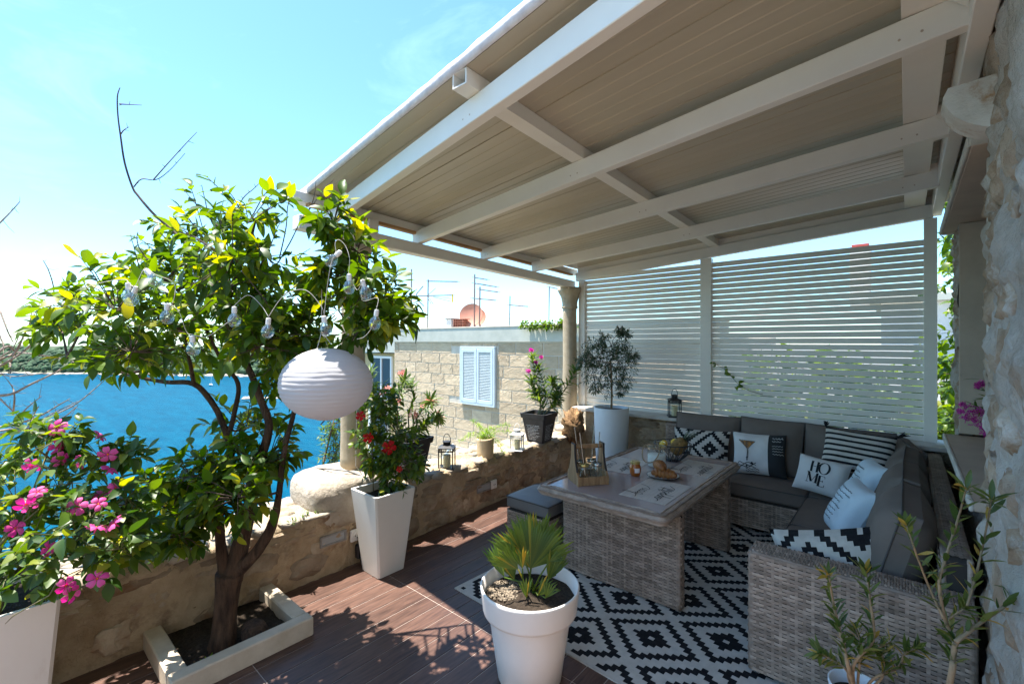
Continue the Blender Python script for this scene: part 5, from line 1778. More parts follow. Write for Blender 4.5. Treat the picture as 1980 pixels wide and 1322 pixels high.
# ================================================================== square tapered planters
def square_pot(name, label, cat, cx, cy, h, ht, hb, mat, group=None, rot=0, rim=0, rimh=.05, soil=.93, z0=0, wall=.018):
    t = thing(name, label, cat, (cx, cy, z0), group)
    mb = MB()
    Mx = Matrix.Rotation(rot, 3, 'Z')
    def ring(a, z, rr_=.012):
        out = []
        for sx, sy_ in ((1, 1), (-1, 1), (-1, -1), (1, -1)):
            if sx * sy_ > 0: q = [(sx * a, sy_ * (a - rr_)), (sx * (a - rr_), sy_ * a)]
            else: q = [(sx * (a - rr_), sy_ * a), (sx * a, sy_ * (a - rr_))]
            out += [V((cx, cy, z0)) + Mx @ V((x, y, z)) for x, y in q]
        return out
    rings = [ring(hb - .01, 0), ring(hb, .006)]
    if rim:
        a = hb + (ht - hb) * (h - rimh) / h
        rings += [ring(a, h - rimh), ring(a + rim, h - rimh + .004), ring(ht + rim, h)]
        top = ht + rim
    else:
        rings += [ring(ht, h)]
        top = ht
    rings += [ring(top - wall, h), ring(top - wall - .01, h * soil - .02)]
    vs = [p for q in rings for p in q]
    n = 8
    fs = [[i * n + k, i * n + (k + 1) % n, (i + 1) * n + (k + 1) % n, (i + 1) * n + k] for i in range(len(rings) - 1) for k in range(n)] + [list(range(n))[::-1]]
    mb.add(vs, fs)
    mb.build('pot', M[mat], t)
    mb = MB(); mb.sm = True
    hs = (hb + (ht - hb) * soil) - wall * .6 + (rim if rim else 0) * .4
    mb.grid(lambda a, b: V((cx, cy, z0)) + Mx @ V((hs * (a * 2 - 1), hs * (b * 2 - 1), h * soil - .012 + .012 * noise.noise(V((a * 7 + cx, b * 7, 1))))), 14, 14)
    mb.build('soil', M['soil'], t)
    return t
def flower(parent, p, d, size, mat, r, petals=True):
    """five petalled trumpet flower facing d"""
    d = d.normalized()
    Mx = d.to_track_quat('Z', 'Y').to_matrix() @ Matrix.Rotation(r.uniform(0, 6), 3, 'Z')
    mb = MB(); mb.sm = True
    mb.lathe([(.05 * size, -.75 * size), (.08 * size, -.45 * size), (.17 * size, -.12 * size), (.24 * size, .0)], (0, 0, 0), 9, cap0=True, cap1=False)
    mb.v = [p + Mx @ q for q in mb.v]
    fo = mb.build('flower', M[mat], parent)
    mb = MB(); mb.sm = True
    mb.lathe([(.13 * size, -.10 * size), (.02 * size, .02 * size)], (0, 0, 0), 8)
    mb.v = [p + Mx @ q for q in mb.v]
    mb.build('flower_eye', M['orange'], fo)
    for k in range(5):
        Mk = Matrix.Translation(p) @ (Mx @ Matrix.Rotation(2 * math.pi * k / 5, 3, 'Z')).to_4x4() @ Matrix.Diagonal((size, size, size, 1))
        link('petal', petalmesh(mat), fo, Mk)
_pm = {}
def petalmesh(mat):
    if mat not in _pm:
        mb = MB(); mb.sm = True
        def f(a, b):
            y = .18 + .85 * b
            w = (.16 + .62 * math.sin(min(1, b * 1.15) * math.pi * .62)) * (1 if b < .85 else .72)
            x = (a - .5) * w + .10 * b
            return (x, y, .02 + .14 * math.sin(b * 2.4) - .20 * b * b + .10 * (a - .5) * b + .05 * math.cos((a - .5) * 6))
        mb.grid(f, 4, 5)
        _pm[mat] = mb.mesh('petal', M[mat])
    return _pm[mat]

# left planter with pink dipladenia
square_pot('square_planter', 'broad white tapered planter holding the pink flowering bush', 'planter', -2.735, -.055, .60, .245, .20, 'glow_pot', 'white square planters')
PB = thing('dipladenia_bush', 'bushy pink flowering dipladenia spilling over the broad white planter', 'plant', (-2.735, -.055, .55))
r = random.Random(31)
mb = MB(); mb.sm = True
base = V((-2.735, -.055, .54))
CLB = [(30, 965, 62, .0), (90, 905, 55, .05), (140, 930, 62, 0), (60, 1040, 70, -.05), (150, 1035, 72, -.1), (200, 965, 55, 0), (215, 1010, 48, 0), (20, 1100, 48, -.1), (100, 1085, 50, -.1), (165, 1095, 48, -.12), (195, 885, 42, .05), (235, 885, 26, .05), (100, 855, 42, .05), (20, 890, 50, .1),
       (245, 960, 36, 0), (55, 840, 34, .1), (-60, 985, 80, 0), (-80, 1085, 85, -.1), (-50, 900, 60, .1), (90, 990, 60, .1), (0, 1050, 60, .1), (175, 1000, 45, -.12), (230, 1060, 36, -.1), (120, 850, 30, 0)]
DB = 1.86
clusters = [(at(x, y, DB + dd), q * DB / FPX) for x, y, q, dd in CLB]
sk = []
for c, q in clusters[::2]:
    P = [base + V((r.uniform(-.12, .12), r.uniform(-.12, .12), 0)), (base + c) / 2 + rdir(r) * .05 + V((0, 0, .04)), c]
    mb.tube(P, [.006, .005, .003], 5)
    sk += [P[0] + (P[1] - P[0]) * t for t in (.3, .7, 1)] + [P[1] + (P[2] - P[1]) * t for t in (.4, .8)]
lv = cluster_crown(r, clusters, sk, mb, .066, 10, 6, .11, up=.1, tr=.002, link_r=.003)
mb.build('stems', M['stem'], PB)
foliage(PB, lv, 'dip', 'dipleaf', 300, 'crown', r)
camv = V((0, 0, CAMZ))
for px, py, dd in ((111, 826, 0), (112, 862, .02), (194, 842, .05), (208, 878, 0), (117, 887, 0), (156, 893, 0), (213, 907, 0), (224, 942, -.05), (73, 950, -.12), (197, 957, 0), (148, 979, -.18), (190, 973, -.15), (187, 1017, -.18), (219, 1011, -.15), (188, 1117, -.2), (128, 1131, -.25), (138, 1148, -.25), (50, 975, -.1), (60, 900, -.05), (30, 1020, -.1), (95, 1060, -.15)):
    p = at(px, py, DB + dd - .02)
    flower(PB, p, (camv - p).normalized() * .75 + rdir(r) * .75 + V((0, 0, .25)), r.uniform(.026, .034), 'pink', r)
# tendril over the planter rim
mb = MB(); mb.tube([at(110, 1125, 1.62), at(95, 1150, 1.60), at(60, 1170, 1.59), at(25, 1190, 1.58), at(10, 1205, 1.58)], [.003, .0025, .002, .002, .001], 5); mb.build('tendril', M['stem'], PB)

# tall white planter with red dipladenia
square_pot('square_planter', 'tall slim white tapered planter holding the red flowering climber', 'planter', -2.785, 1.828, .575, .162, .105, 'glow_pot', 'white square planters')
RD = thing('dipladenia_climber', 'red flowering dipladenia trained up canes in the tall slim planter', 'plant', (-2.785, 1.828, .53))
r = random.Random(33)
mb = MB(); mb.sm = True
DR = 3.24
for px in (722, 750, 772):
    mb.tube([at(px, 950, DR), at(px - 4, 780, DR)], .004, 5)
sk = [at(px, y, DR) for px in (722, 750, 772) for y in range(760, 950, 18)]
CLR = [(735, 800, 34), (762, 835, 36), (742, 862, 38), (772, 885, 34), (735, 905, 30), (722, 772, 26), (778, 855, 30), (755, 925, 26), (712, 845, 22), (745, 775, 26), (795, 905, 20), (715, 890, 20)]
lv = cluster_crown(r, [(at(x, y, DR + r.uniform(-.06, .06)), q * DR / FPX) for x, y, q in CLR], sk, mb, .056, 20, 6, .09, up=.1, tr=.0018, link_r=.0025)
mb.build('canes', M['stem'], RD)
foliage(RD, lv, 'dip', 'dipleaf', 160, 'crown', r)
for px, py, sz_ in ((752, 865, .05), (712, 845, .036), (697, 803, .032), (772, 906, .022)):
    p = at(px, py, DR - .12)
    flower(RD, p, (camv - p).normalized() + rdir(r) * .5, sz_, 'red', r)

# black pots with chalk writing
def chalk(t, cx, cy, z0, h, ht, hb, rot, seed):
    q = random.Random(seed)
    Mx = Matrix.Rotation(rot, 3, 'Z')
    for face in (0, 1):
        mb = MB()
        Mf = Mx @ Matrix.Rotation(R(90) * face, 3, 'Z')
        for k in range(11):
            z = h * (.72 - .058 * k)
            a = hb + (ht - hb) * z / h + .0015
            n = q.randint(18, 30)
            x = -a * .72
            P = []
            for i in range(n):
                x += a * 1.4 / 30
                P.append(V((cx, cy, z0)) + Mf @ V((x, -a, z + .0055 * math.sin(i * 2.2 + k) * q.uniform(.2, 1))))
            nn = Mf @ V((0, -1, 0))
            L, Rr = [], []
            for i, p in enumerate(P):
                tt = P[min(i + 1, n - 1)] - P[max(i - 1, 0)]
                b = tt.normalized().cross(nn)
                L.append(p + b * .0024); Rr.append(p - b * .0024)
            mb.add(L + Rr, [[i, i + 1, n + i + 1, n + i] for i in range(n - 1) if q.random() < .85])
        mb.build('chalk_lettering', M['chalk'], t)
PZ = .455
t = square_pot('chalk_pot', 'square charcoal pot with chalk lettering behind the tall white planter', 'pot', -3.20, 2.33, .335, .155, .105, 'black_pot', 'charcoal lettered pots', R(12), .012, .055, .9, PZ)
chalk(t, -3.20, 2.33, PZ, .28, .145, .105, R(12), 4)
t = square_pot('chalk_pot', 'square charcoal pot with chalk lettering beside the white lantern on the parapet', 'pot', -3.20, 4.17, .335, .155, .105, 'black_pot', 'charcoal lettered pots', R(8), .012, .055, .9, PZ)
chalk(t, -3.20, 4.17, PZ, .28, .145, .105, R(8), 5)

def oleander(label, base, stems, depth, flowers, fmat, seed, leafL=.10, nind=120):
    t = thing('oleander', label, 'plant', base)
    r = random.Random(seed)
    mb = MB(); mb.sm = True
    lv = []
    for pts in stems:
        P = smooth([tuple(base + V((r.uniform(-.05, .05), r.uniform(-.05, .05), -.02)))] + [tuple(at(x, y, depth + r.uniform(-.08, .08))) for x, y in pts], 5)
        P = [V(q) for q in P]
        n = len(P)
        mb.tube(P, [.0065 - .004 * i / n for i in range(n)], 6)
        for k in range(int(n * .35), n):
            d = (P[min(k + 1, n - 1)] - P[max(k - 1, 0)]).normalized()
            m = 4 if k < n - 3 else 9
            s = d.orthogonal().normalized(); b = d.cross(s)
            a0 = r.uniform(0, 6)
            for j in range(m):
                a = a0 + 2 * math.pi * j / m
                sd = s * math.cos(a) + b * math.sin(a)
                lv.append((P[k], d * r.uniform(.5, .9) + sd * .8, d * .4 + V((0, 0, .8)) - sd * .3, leafL * r.uniform(.7, 1.15)))
    mb.build('stems', M['stem'], t)
    foliage(t, lv, 'oleander', 'oleleaf', nind, 'crown', r)
    for x, y, sz_ in flowers:
        c = at(x, y, depth - .03)
        mb = MB(); mb.sm = True
        for k in range(9):
            p = c + rdir(r, .2) * sz_ * r.uniform(.2, 1)
            d = rdir(r, .4)
            Mx = d.to_track_quat('Z', 'Y').to_matrix()
            for j in range(5):
                a = 2 * math.pi * j / 5
                f = lambda rr_, aa, z: p + Mx @ V((rr_ * math.cos(aa), rr_ * math.sin(aa), z))
                s_ = .024
                mb.add([f(.002, a, 0), f(s_ * .7, a - .5, .008), f(s_, a, .004), f(s_ * .7, a + .5, .008)], [[0, 1, 2, 3]])
        mb.build('flower_cluster', M[fmat], t)
    return t
oleander('salmon flowered oleander growing in the charcoal pot behind the tall planter', V((-3.20, 2.33, .76)), [[(745, 800), (725, 760), (715, 720)], [(765, 800), (772, 760), (782, 735)], [(790, 800), (800, 770), (792, 742)], [(800, 820), (818, 790), (832, 775)], [(805, 830), (830, 812), (846, 805)], [(760, 830), (720, 790), (700, 775)], [(790, 840), (812, 830), (818, 820)], [(780, 845), (775, 830), (770, 812)]], 3.90,
         [(835, 772, .05), (802, 803, .05), (848, 808, .05), (745, 752, .06), (703, 768, .05), (772, 778, .04), (776, 722, .025), (822, 780, .04)], 'salmon', 51)
oleander('upright oleander with a few magenta blooms in the charcoal pot near the screen', V((-3.20, 4.17, .76)), [[(1045, 770), (1036, 730), (1030, 690)], [(1055, 770), (1050, 740), (1040, 710)], [(1060, 770), (1068, 750), (1068, 735)], [(1045, 780), (1030, 755), (1028, 738)], [(1065, 785), (1078, 765), (1080, 748)], [(1050, 790), (1040, 770), (1038, 760)], [(1080, 770), (1100, 740), (1113, 715)], [(1065, 790), (1072, 780), (1075, 770)]], 5.26,
         [(1028, 676, .028), (1022, 718, .022), (1046, 690, .016), (1036, 700, .012)], 'magenta', 52, .115, 110)

# beige pot with asparagus fern
c = V((-3.16, 3.24, PZ - .005))
t = thing('clay_pot', 'round beige clay pot on the parapet between the two lanterns', 'pot', c)
mb = MB(); mb.sm = True
mb.lathe([(.066, 0), (.078, .012), (.082, .06), (.083, .14), (.086, .178), (.088, .20), (.080, .20), (.076, .17)], c, 28, cap1=False)
mb.build('pot', M['clay'], t)
mb = MB(); mb.lathe([(.078, .17), (.001, .178)], c, 20, cap0=False); mb.build('soil', M['soil'], t)
t = thing('asparagus_fern', 'feathery lime green fern in the beige clay pot', 'plant', c + V((0, 0, .178)))
r = random.Random(61)
mb = MB(); mb.sm = True
lv = []
top = c + V((0, 0, .178))
for x, y, n in ((912, 812, 14), (905, 840, 10), (985, 820, 16), (970, 860, 14), (925, 822, 12), (940, 832, 10), (955, 828, 10), (890, 850, 8), (990, 835, 12), (975, 875, 10), (950, 840, 8), (930, 845, 8)):
    e = at(x, y, 4.55 + r.uniform(-.1, .1))
    P = [V(q) for q in smooth([tuple(top), tuple((top + e) / 2 + V((0, 0, .05))), tuple(e)], 6)]
    mb.tube(P, .0018, 4)
    for k in range(2, len(P)):
        for j in range(8):
            d = rdir(r)
            a = P[k]
            lv.append((a, d, V((0, 0, 1)), r.uniform(.03, .05)))
            lv.append((a + d * .02, rdir(r), V((0, 0, 1)), r.uniform(.02, .035)))
mb.build('stems', M['stem'], t)
foliage(t, lv, 'needle', 'fernleaf', 0, 'crown', r)

# round tall pot with olive standard
c = V((-2.455, 4.50, 0))
t = thing('round_planter', 'tall round matt white planter holding the olive standard', 'planter', c)
mb = MB(); mb.sm = True
mb.lathe([(.125, 0), (.135, .01), (.165, .3), (.183, .6), (.190, .88), (.188, .885), (.176, .885), (.172, .85)], c, 40, cap1=False)
mb.build('pot', M['grey_pot'], t)
mb = MB(); mb.lathe([(.176, .85), (.001, .862)], c, 24, cap0=False); mb.build('soil', M['soil'], t)
t = thing('olive_tree', 'small olive standard with airy grey green crown in the tall round planter', 'tree', c + V((0, 0, .86)))
r = random.Random(71)
mb = MB(); mb.sm = True
DO = -c.x * math.sin(YAW) + c.y * math.cos(YAW)
mb.tube([c + V((0, 0, .85)), at(1183, 760, DO), at(1182, 725, DO), at(1180, 695, DO)], [.012, .011, .010, .007], 7)
mb.build('trunk', M['oliveb'], t)
sk = [at(1182, y, DO) for y in range(670, 740, 8)]
CLO = [(1150, 690, 24), (1170, 680, 22), (1195, 690, 24), (1210, 700, 20), (1140, 710, 22), (1165, 715, 24), (1190, 712, 22), (1150, 735, 18), (1165, 750, 16), (1205, 735, 14), (1200, 665, 16), (1205, 650, 10), (1168, 655, 10), (1135, 690, 14), (1222, 690, 10), (1175, 700, 26), (1130, 700, 12), (1200, 755, 9), (1198, 640, 6), (1150, 665, 12)]
mb = MB(); mb.sm = True
lv = cluster_crown(r, [(at(x, y, DO + r.uniform(-.12, .12)), q * DO / FPX) for x, y, q in CLO], sk, mb, .046, 20, 10, .13, up=.1, tr=.0015, link_r=.003)
mb.build('branches', M['twig'], t)
foliage(t, lv, 'olive', 'oliveleaf', 60, 'crown', r)

# fan palm in white pot
c = V((-1.372, 1.712, 0))
t = thing('palm_pot', 'large round white pot with wide collar standing on the rug corner', 'pot', c)
mb = MB(); mb.sm = True
mb.lathe([(.145, 0), (.152, .006), (.178, .18), (.196, .305), (.199, .315), (.222, .322), (.226, .335), (.236, .425), (.238, .437), (.234, .442), (.228, .440), (.214, .36)], c, 56, cap1=False)
mb.build('pot', M['white_pot'], t)
mb = MB(); mb.sm = True
mb.grid(lambda a, b: c + V((.219 * b * math.cos(2 * math.pi * a), .219 * b * math.sin(2 * math.pi * a), .375 + .03 * (1 - b) + .008 * noise.noise(V((b * 9 * math.cos(6.28 * a), b * 9 * math.sin(6.28 * a), 0))))), 40, 14, close_u=True)
mb.build('soil', M['soil'], t)
mb = MB(); mb.sm = True
gr = random.Random(5)
for k in range(620):
    a, q = gr.uniform(0, 6.28), gr.uniform(.0, 1) ** .6 * .075
    p = c + V((-.105, -.055, .392)) + V((q * math.cos(a) * 1.2, q * math.sin(a) * 1.3, .0))
    if (p - c).xy.length > .205: continue
    s_ = gr.uniform(.003, .0065)
    mb.add([p + V((v_.x * s_, v_.y * s_, v_.z * s_ * .8)) for v_ in ICOV[:12]], ICOF[:0] or [[0, 1, 2]] and ICOF)
mb.build('gravel', M['gravel'], t, 'stuff')
t = thing('fan_palm', 'young fan palm with yellowing leaf tips in the large round white pot', 'palm', c + V((0, 0, .40)))
r = random.Random(81)
DP = 2.22
def fan(cx, cy, d, rad, a0, a1, n, face):
    """fan leaf: hub at px cx,cy; leaflets from angle a0 to a1 (degrees, 90 = up)"""
    hub = at(cx, cy, d)
    q = c + V((r.uniform(-.03, .03), r.uniform(-.03, .03), .40))
    mb = MB(); mb.sm = True
    mb.tube([q, (q + hub) / 2 + V((0, 0, .01)), hub], [.005, .004, .0035], 5)
    fr = mb.build('frond', M['palmleaf'], t)
    X_, Z_ = _cR, V((0, 0, 1))
    mb = MB(); mb.sm = True
    for k in range(n):
        a = R(a0 + (a1 - a0) * (k + .5) / n)
        dr = X_ * math.cos(a) + Z_ * math.sin(a) + (-_cF) * face + _cF * .25 * math.sin(a)
        dr.normalize()
        L = rad * r.uniform(.85, 1.08)
        sd = dr.cross(_cF).normalized()
        w = L * .045
        z_ = _cF * -.006
        mb.add([hub, hub + dr * L * .35 - sd * w, hub + dr * L * .35 + z_, hub + dr * L * .35 + sd * w, hub + dr * L * .75 - sd * w * .8, hub + dr * L * .75 + z_, hub + dr * L * .75 + sd * w * .8, hub + dr * L + V((0, 0, -.006))],
               [[0, 1, 2], [0, 2, 3], [1, 4, 5, 2], [2, 5, 6, 3], [4, 7, 5], [5, 7, 6]])
    mb.build('leaflets', M['palmleaf'], fr, 'stuff')
pxm = 2.22 / FPX
for a in ((1026, 1098, DP, 98 * pxm, 22, 148, 30, .1), (1002, 1100, DP - .08, 62 * pxm, 100, 165, 11, .3), (1010, 1098, DP - .1, 42 * pxm, 60, 130, 9, .3), (1030, 1082, DP + .06, 92 * pxm, 40, 125, 22, -.1), (975, 1115, DP + .02, 72 * pxm, 95, 135, 7, .0), (995, 1120, DP + .05, 60 * pxm, 85, 140, 9, .1),
          (1060, 1120, DP - .02, 60 * pxm, 40, 95, 9, .2), (1075, 1110, DP, 45 * pxm, 45, 100, 8, .2), (1040, 1150, DP - .1, 45 * pxm, 20, 80, 7, .3), (1055, 1155, DP - .12, 38 * pxm, 30, 100, 7, .3), (1018, 1155, DP - .12, 40 * pxm, 70, 120, 6, .3), (1005, 1060, DP - .02, 45 * pxm, 105, 160, 8, .1), (1062, 1085, DP - .05, 35 * pxm, 10, 60, 7, .3)):
    fan(*a)

# olive saplings in front of the sofa arm
def sapling(label, potlabel, base, h, limbs, depth, seed, nl, rim):
    b = V((base[0], base[1], 0))
    t = thing('sapling_pot', potlabel, 'pot', b, 'white pots of the olive saplings')
    mb = MB(); mb.sm = True
    mb.lathe([(rim * .7, 0), (rim * .72, .006), (rim * .97, h - .02), (rim, h - .012), (rim, h), (rim * .93, h), (rim * .88, h - .05)], b, 36, cap1=False)
    mb.build('pot', M['grey_pot'], t)
    mb = MB(); mb.lathe([(rim * .9, h - .045), (.001, h - .04)], b, 20, cap0=False); mb.build('soil', M['soil'], t)
    t = thing('olive_sapling', label, 'plant', b + V((0, 0, h - .05)))
    r = random.Random(seed)
    mb = MB(); mb.sm = True
    lv = []
    for pts in limbs:
        start = [tuple(b + V((0, 0, h - .05))) + (pts[0][2],)] if pts[0][3] else []
        P = smooth(start + [tuple(at(x, y, depth + r.uniform(-.03, .03))) + (q,) for x, y, q, _ in pts], 6)
        Q = [V(p[:3]) for p in P]
        mb.tube(Q, [p[3] for p in P], 7)
        n = len(Q)
        for k in range(2 if not pts[0][3] else 8, n):
            if r.random() < .1: continue
            d = (Q[min(k + 1, n - 1)] - Q[max(k - 1, 0)]).normalized()
            s = d.orthogonal().normalized(); bb = d.cross(s)
            a0 = r.uniform(0, 6)
            m = nl if k < n - 2 else nl + 3
            for j in range(m):
                a = a0 + 2 * math.pi * j / m
                sd = s * math.cos(a) + bb * math.sin(a)
                lv.append((Q[k], d * r.uniform(.55, 1.0) + sd * .75, d * .3 - sd * .4 + V((0, 0, .6)), r.uniform(.032, .062)))
    mb.build('branches', M['oliveb'], t)
    foliage(t, lv, 'olive', 'sapleaf', 150, 'crown', r)
sapling('bushy young olive with upright leafy shoots in front of the woven sofa arm', 'round white pot of the bushy olive sapling before the sofa arm', (-.135, 2.06), .36,
        [[(1642, 1295, .006, 1), (1628, 1235, .005, 0), (1612, 1170, .004, 0), (1602, 1108, .002, 0)], [(1650, 1285, .005, 1), (1688, 1235, .0045, 0), (1682, 1160, .0035, 0), (1674, 1102, .002, 0)], [(1640, 1298, .004, 1), (1680, 1262, .0035, 0), (1722, 1240, .002, 0)],
         [(1690, 1310, .004, 1), (1735, 1290, .0035, 0), (1750, 1262, .003, 0), (1772, 1252, .002, 0)], [(1640, 1300, .004, 1), (1620, 1280, .003, 0), (1585, 1262, .002, 0)], [(1660, 1300, .004, 1), (1665, 1250, .003, 0), (1655, 1215, .002, 0)], [(1700, 1315, .004, 1), (1710, 1290, .003, 0), (1705, 1262, .002, 0)]], 1.46, 91, 3, .088)
sapling('slender forked olive sapling with sparse leaves beside the house wall', 'round white pot of the slender olive sapling beside the house wall', (.045, 1.80), .34,
        [[(1838, 1310, .008, 1), (1842, 1275, .0075, 0), (1848, 1240, .007, 0)], [(1848, 1240, .006, 0), (1828, 1198, .005, 0), (1816, 1130, .0042, 0), (1826, 1085, .0036, 0), (1850, 1010, .003, 0), (1868, 945, .0018, 0)], [(1825, 1195, .004, 0), (1795, 1130, .003, 0), (1768, 1060, .0025, 0), (1752, 1012, .0015, 0)],
         [(1848, 1240, .006, 0), (1895, 1203, .005, 0), (1945, 1168, .004, 0), (1962, 1140, .0025, 0)], [(1870, 1170, .003, 0), (1890, 1100, .003, 0), (1905, 1030, .0025, 0), (1917, 965, .0018, 0)], [(1835, 1195, .003, 0), (1865, 1175, .002, 0)]], 1.28, 92, 2, .088)

# window flowers in the recess
c = V((.52, 4.22, WZ0 + .0005))
t = thing('window_flowers', 'magenta flowering plant standing in the deep window recess', 'plant', c)
mb = MB(); mb.sm = True
mb.lathe([(.06, 0), (.085, .14), (.09, .15)], c, 20); mb.build('pot', M['clay'], t)
r = random.Random(95)
mb = MB(); mb.sm = True
lv = []
for x, y in ((1880, 742), (1865, 785), (1875, 800), (1890, 815), (1905, 830), (1900, 780), (1905, 760)):
    e = at(x + 5, y, 2.92)
    mb.tube([c + V((0, 0, .14)), (c + e) / 2 + V((0, 0, .12)), e], .003, 5)
    for k in range(5): lv.append((c + (e - c) * r.uniform(.4, .9) + V((0, 0, .08)), rdir(r, .2), V((0, 0, 1)), .08))
mb.build('stems', M['stem'], t)
foliage(t, lv, 'oleander', 'oleleaf', 40, 'crown', r)
for x, y, s_ in ((1902, 742, .03), (1890, 745, .02), (1862, 782, .03), (1878, 792, .04), (1866, 805, .03), (1885, 812, .04), (1900, 825, .035), (1908, 838, .03), (1896, 800, .035), (1858, 795, .02)):
    cc = at(x, y, 2.88)
    mb = MB(); mb.sm = True
    for k in range(16):
        p = cc + rdir(r) * s_ * r.uniform(.2, 1)
        Mx = rdir(r, .2).to_track_quat('Z', 'Y').to_matrix()
        for j in range(5):
            a = 2 * math.pi * j / 5
            f = lambda q, aa, z: p + Mx @ V((q * math.cos(aa), q * math.sin(aa), z))
            mb.add([f(.002, a, 0), f(.010, a - .45, .004), f(.016, a, .002), f(.010, a + .45, .004)], [[0, 1, 2, 3]])
    mb.build('flower_cluster', M['magenta'], t)

# greenery behind the screen, on the neighbour's roof edge and outside the parapet
def bush(name, label, cat, cl, leafL, kind, mat, nt, nl, seed, base, nind=30, tw=.2, group=None):
    t = thing(name, label, cat, base, group)
    r = random.Random(seed)
    mb = MB(); mb.sm = True
    b = V(base)
    sk = []
    for c_, q in cl[::2]:
        mb.tube([b, (b + c_) / 2 + rdir(r) * .05, c_], [.02, .014, .006], 5)
        sk += [b + (c_ - b) * k for k in (.5, .8, 1)]
    lv = cluster_crown(r, cl, sk, mb, leafL, nt, nl, tw, up=.1, tr=.003, link_r=.006)
    mb.build('stems', M['twig'], t)
    foliage(t, lv, kind, mat, nind, 'crown', r)
    return t
cl = [(aty(1012 + i * 7, 629 + 2 * math.sin(i), 7.36), .07) for i in range(14)]
bush('roof_vine', 'bright green vine trailing along the parapet band of the stone house', 'vine', cl, .07, 'vine', 'vineleaf', 8, 4, 101, (-5.0, 7.5, 1.9), 20, .1)
bush('garden_shrub', 'sunlit green shrub behind the middle of the slatted screen', 'shrub', [(V((-1.4 + .33 * i, 6.9 + .2 * (i % 2), 1.12 + .14 * math.sin(i * 1.3))), .34) for i in range(8)], .11, 'vine', 'vineleaf', 26, 7, 102, (-.4, 7.4, -.2), 0, .25, 'shrubs behind the screen')
bush('garden_shrub', 'dark leafy shrub behind the lowest slats of the screen', 'shrub', [(V((-1.5 + .36 * (i % 8), 6.35 + .15 * (i % 2), (.75 if i < 8 else .15) + .1 * math.sin(i * 2))), .42) for i in range(16)], .12, 'vine', 'dipleaf', 30, 7, 103, (.2, 6.9, -1.4), 0, .25, 'shrubs behind the screen')
bush('climbing_vine', 'leafy climber growing in the gap between the screen and the house wall', 'vine', [(V((.36 + .1 * (i % 2), 5.55 + .15 * (i % 3), .9 + .2 * i)), .17) for i in range(11)], .085, 'vine', 'vineleaf', 13, 6, 104, (.4, 5.6, -.5), 40, .16)
bush('outer_shrub', 'feathery green shrub outside the parapet beside the stone pedestal', 'shrub', [(at(648 + 8 * math.sin(i * 2), 800 + i * 14, 4.8), .11) for i in range(9)] + [(at(668, 830, 4.9), .1)], .05, 'olive', 'vineleaf', 14, 8, 105, (-4.5, 1.2, -3.9), 0, .12)
t = thing('vine_shoot', 'thin vine shoot that has grown through the screen behind the sofa', 'vine', aty(1382, 702, 5.0))
mb = MB(); mb.sm = True
P = [aty(x, y, 4.985) for x, y in ((1381, 702), (1400, 712), (1415, 728), (1430, 745), (1450, 755), (1475, 762))]
mb.tube([aty(1380, 700, 5.03)] + P, .003, 5); mb.build('stem', M['stem'], t)
r = random.Random(7)
foliage(t, [(P[min(i // 3, 3)] + rdir(r) * .03, rdir(r), V((0, -1, .3)), r.uniform(.035, .06)) for i in range(14)], 'vine', 'vineleaf', 14)
for k, (x, y) in enumerate(((566, 1006), (590, 995), (612, 988), (640, 978))):
    p = atz(x, y, .45)
    t = thing('wall_weed', 'small green weed rooted in the rough top of the parapet', 'weed', p, 'weeds on the parapet')
    foliage(t, [(p + V((0, 0, -.005)) + rdir(r) * .02, rdir(r, .7), V((0, 0, 1)), r.uniform(.02, .045)) for i in range(26)], 'olive', 'vineleaf', 8)
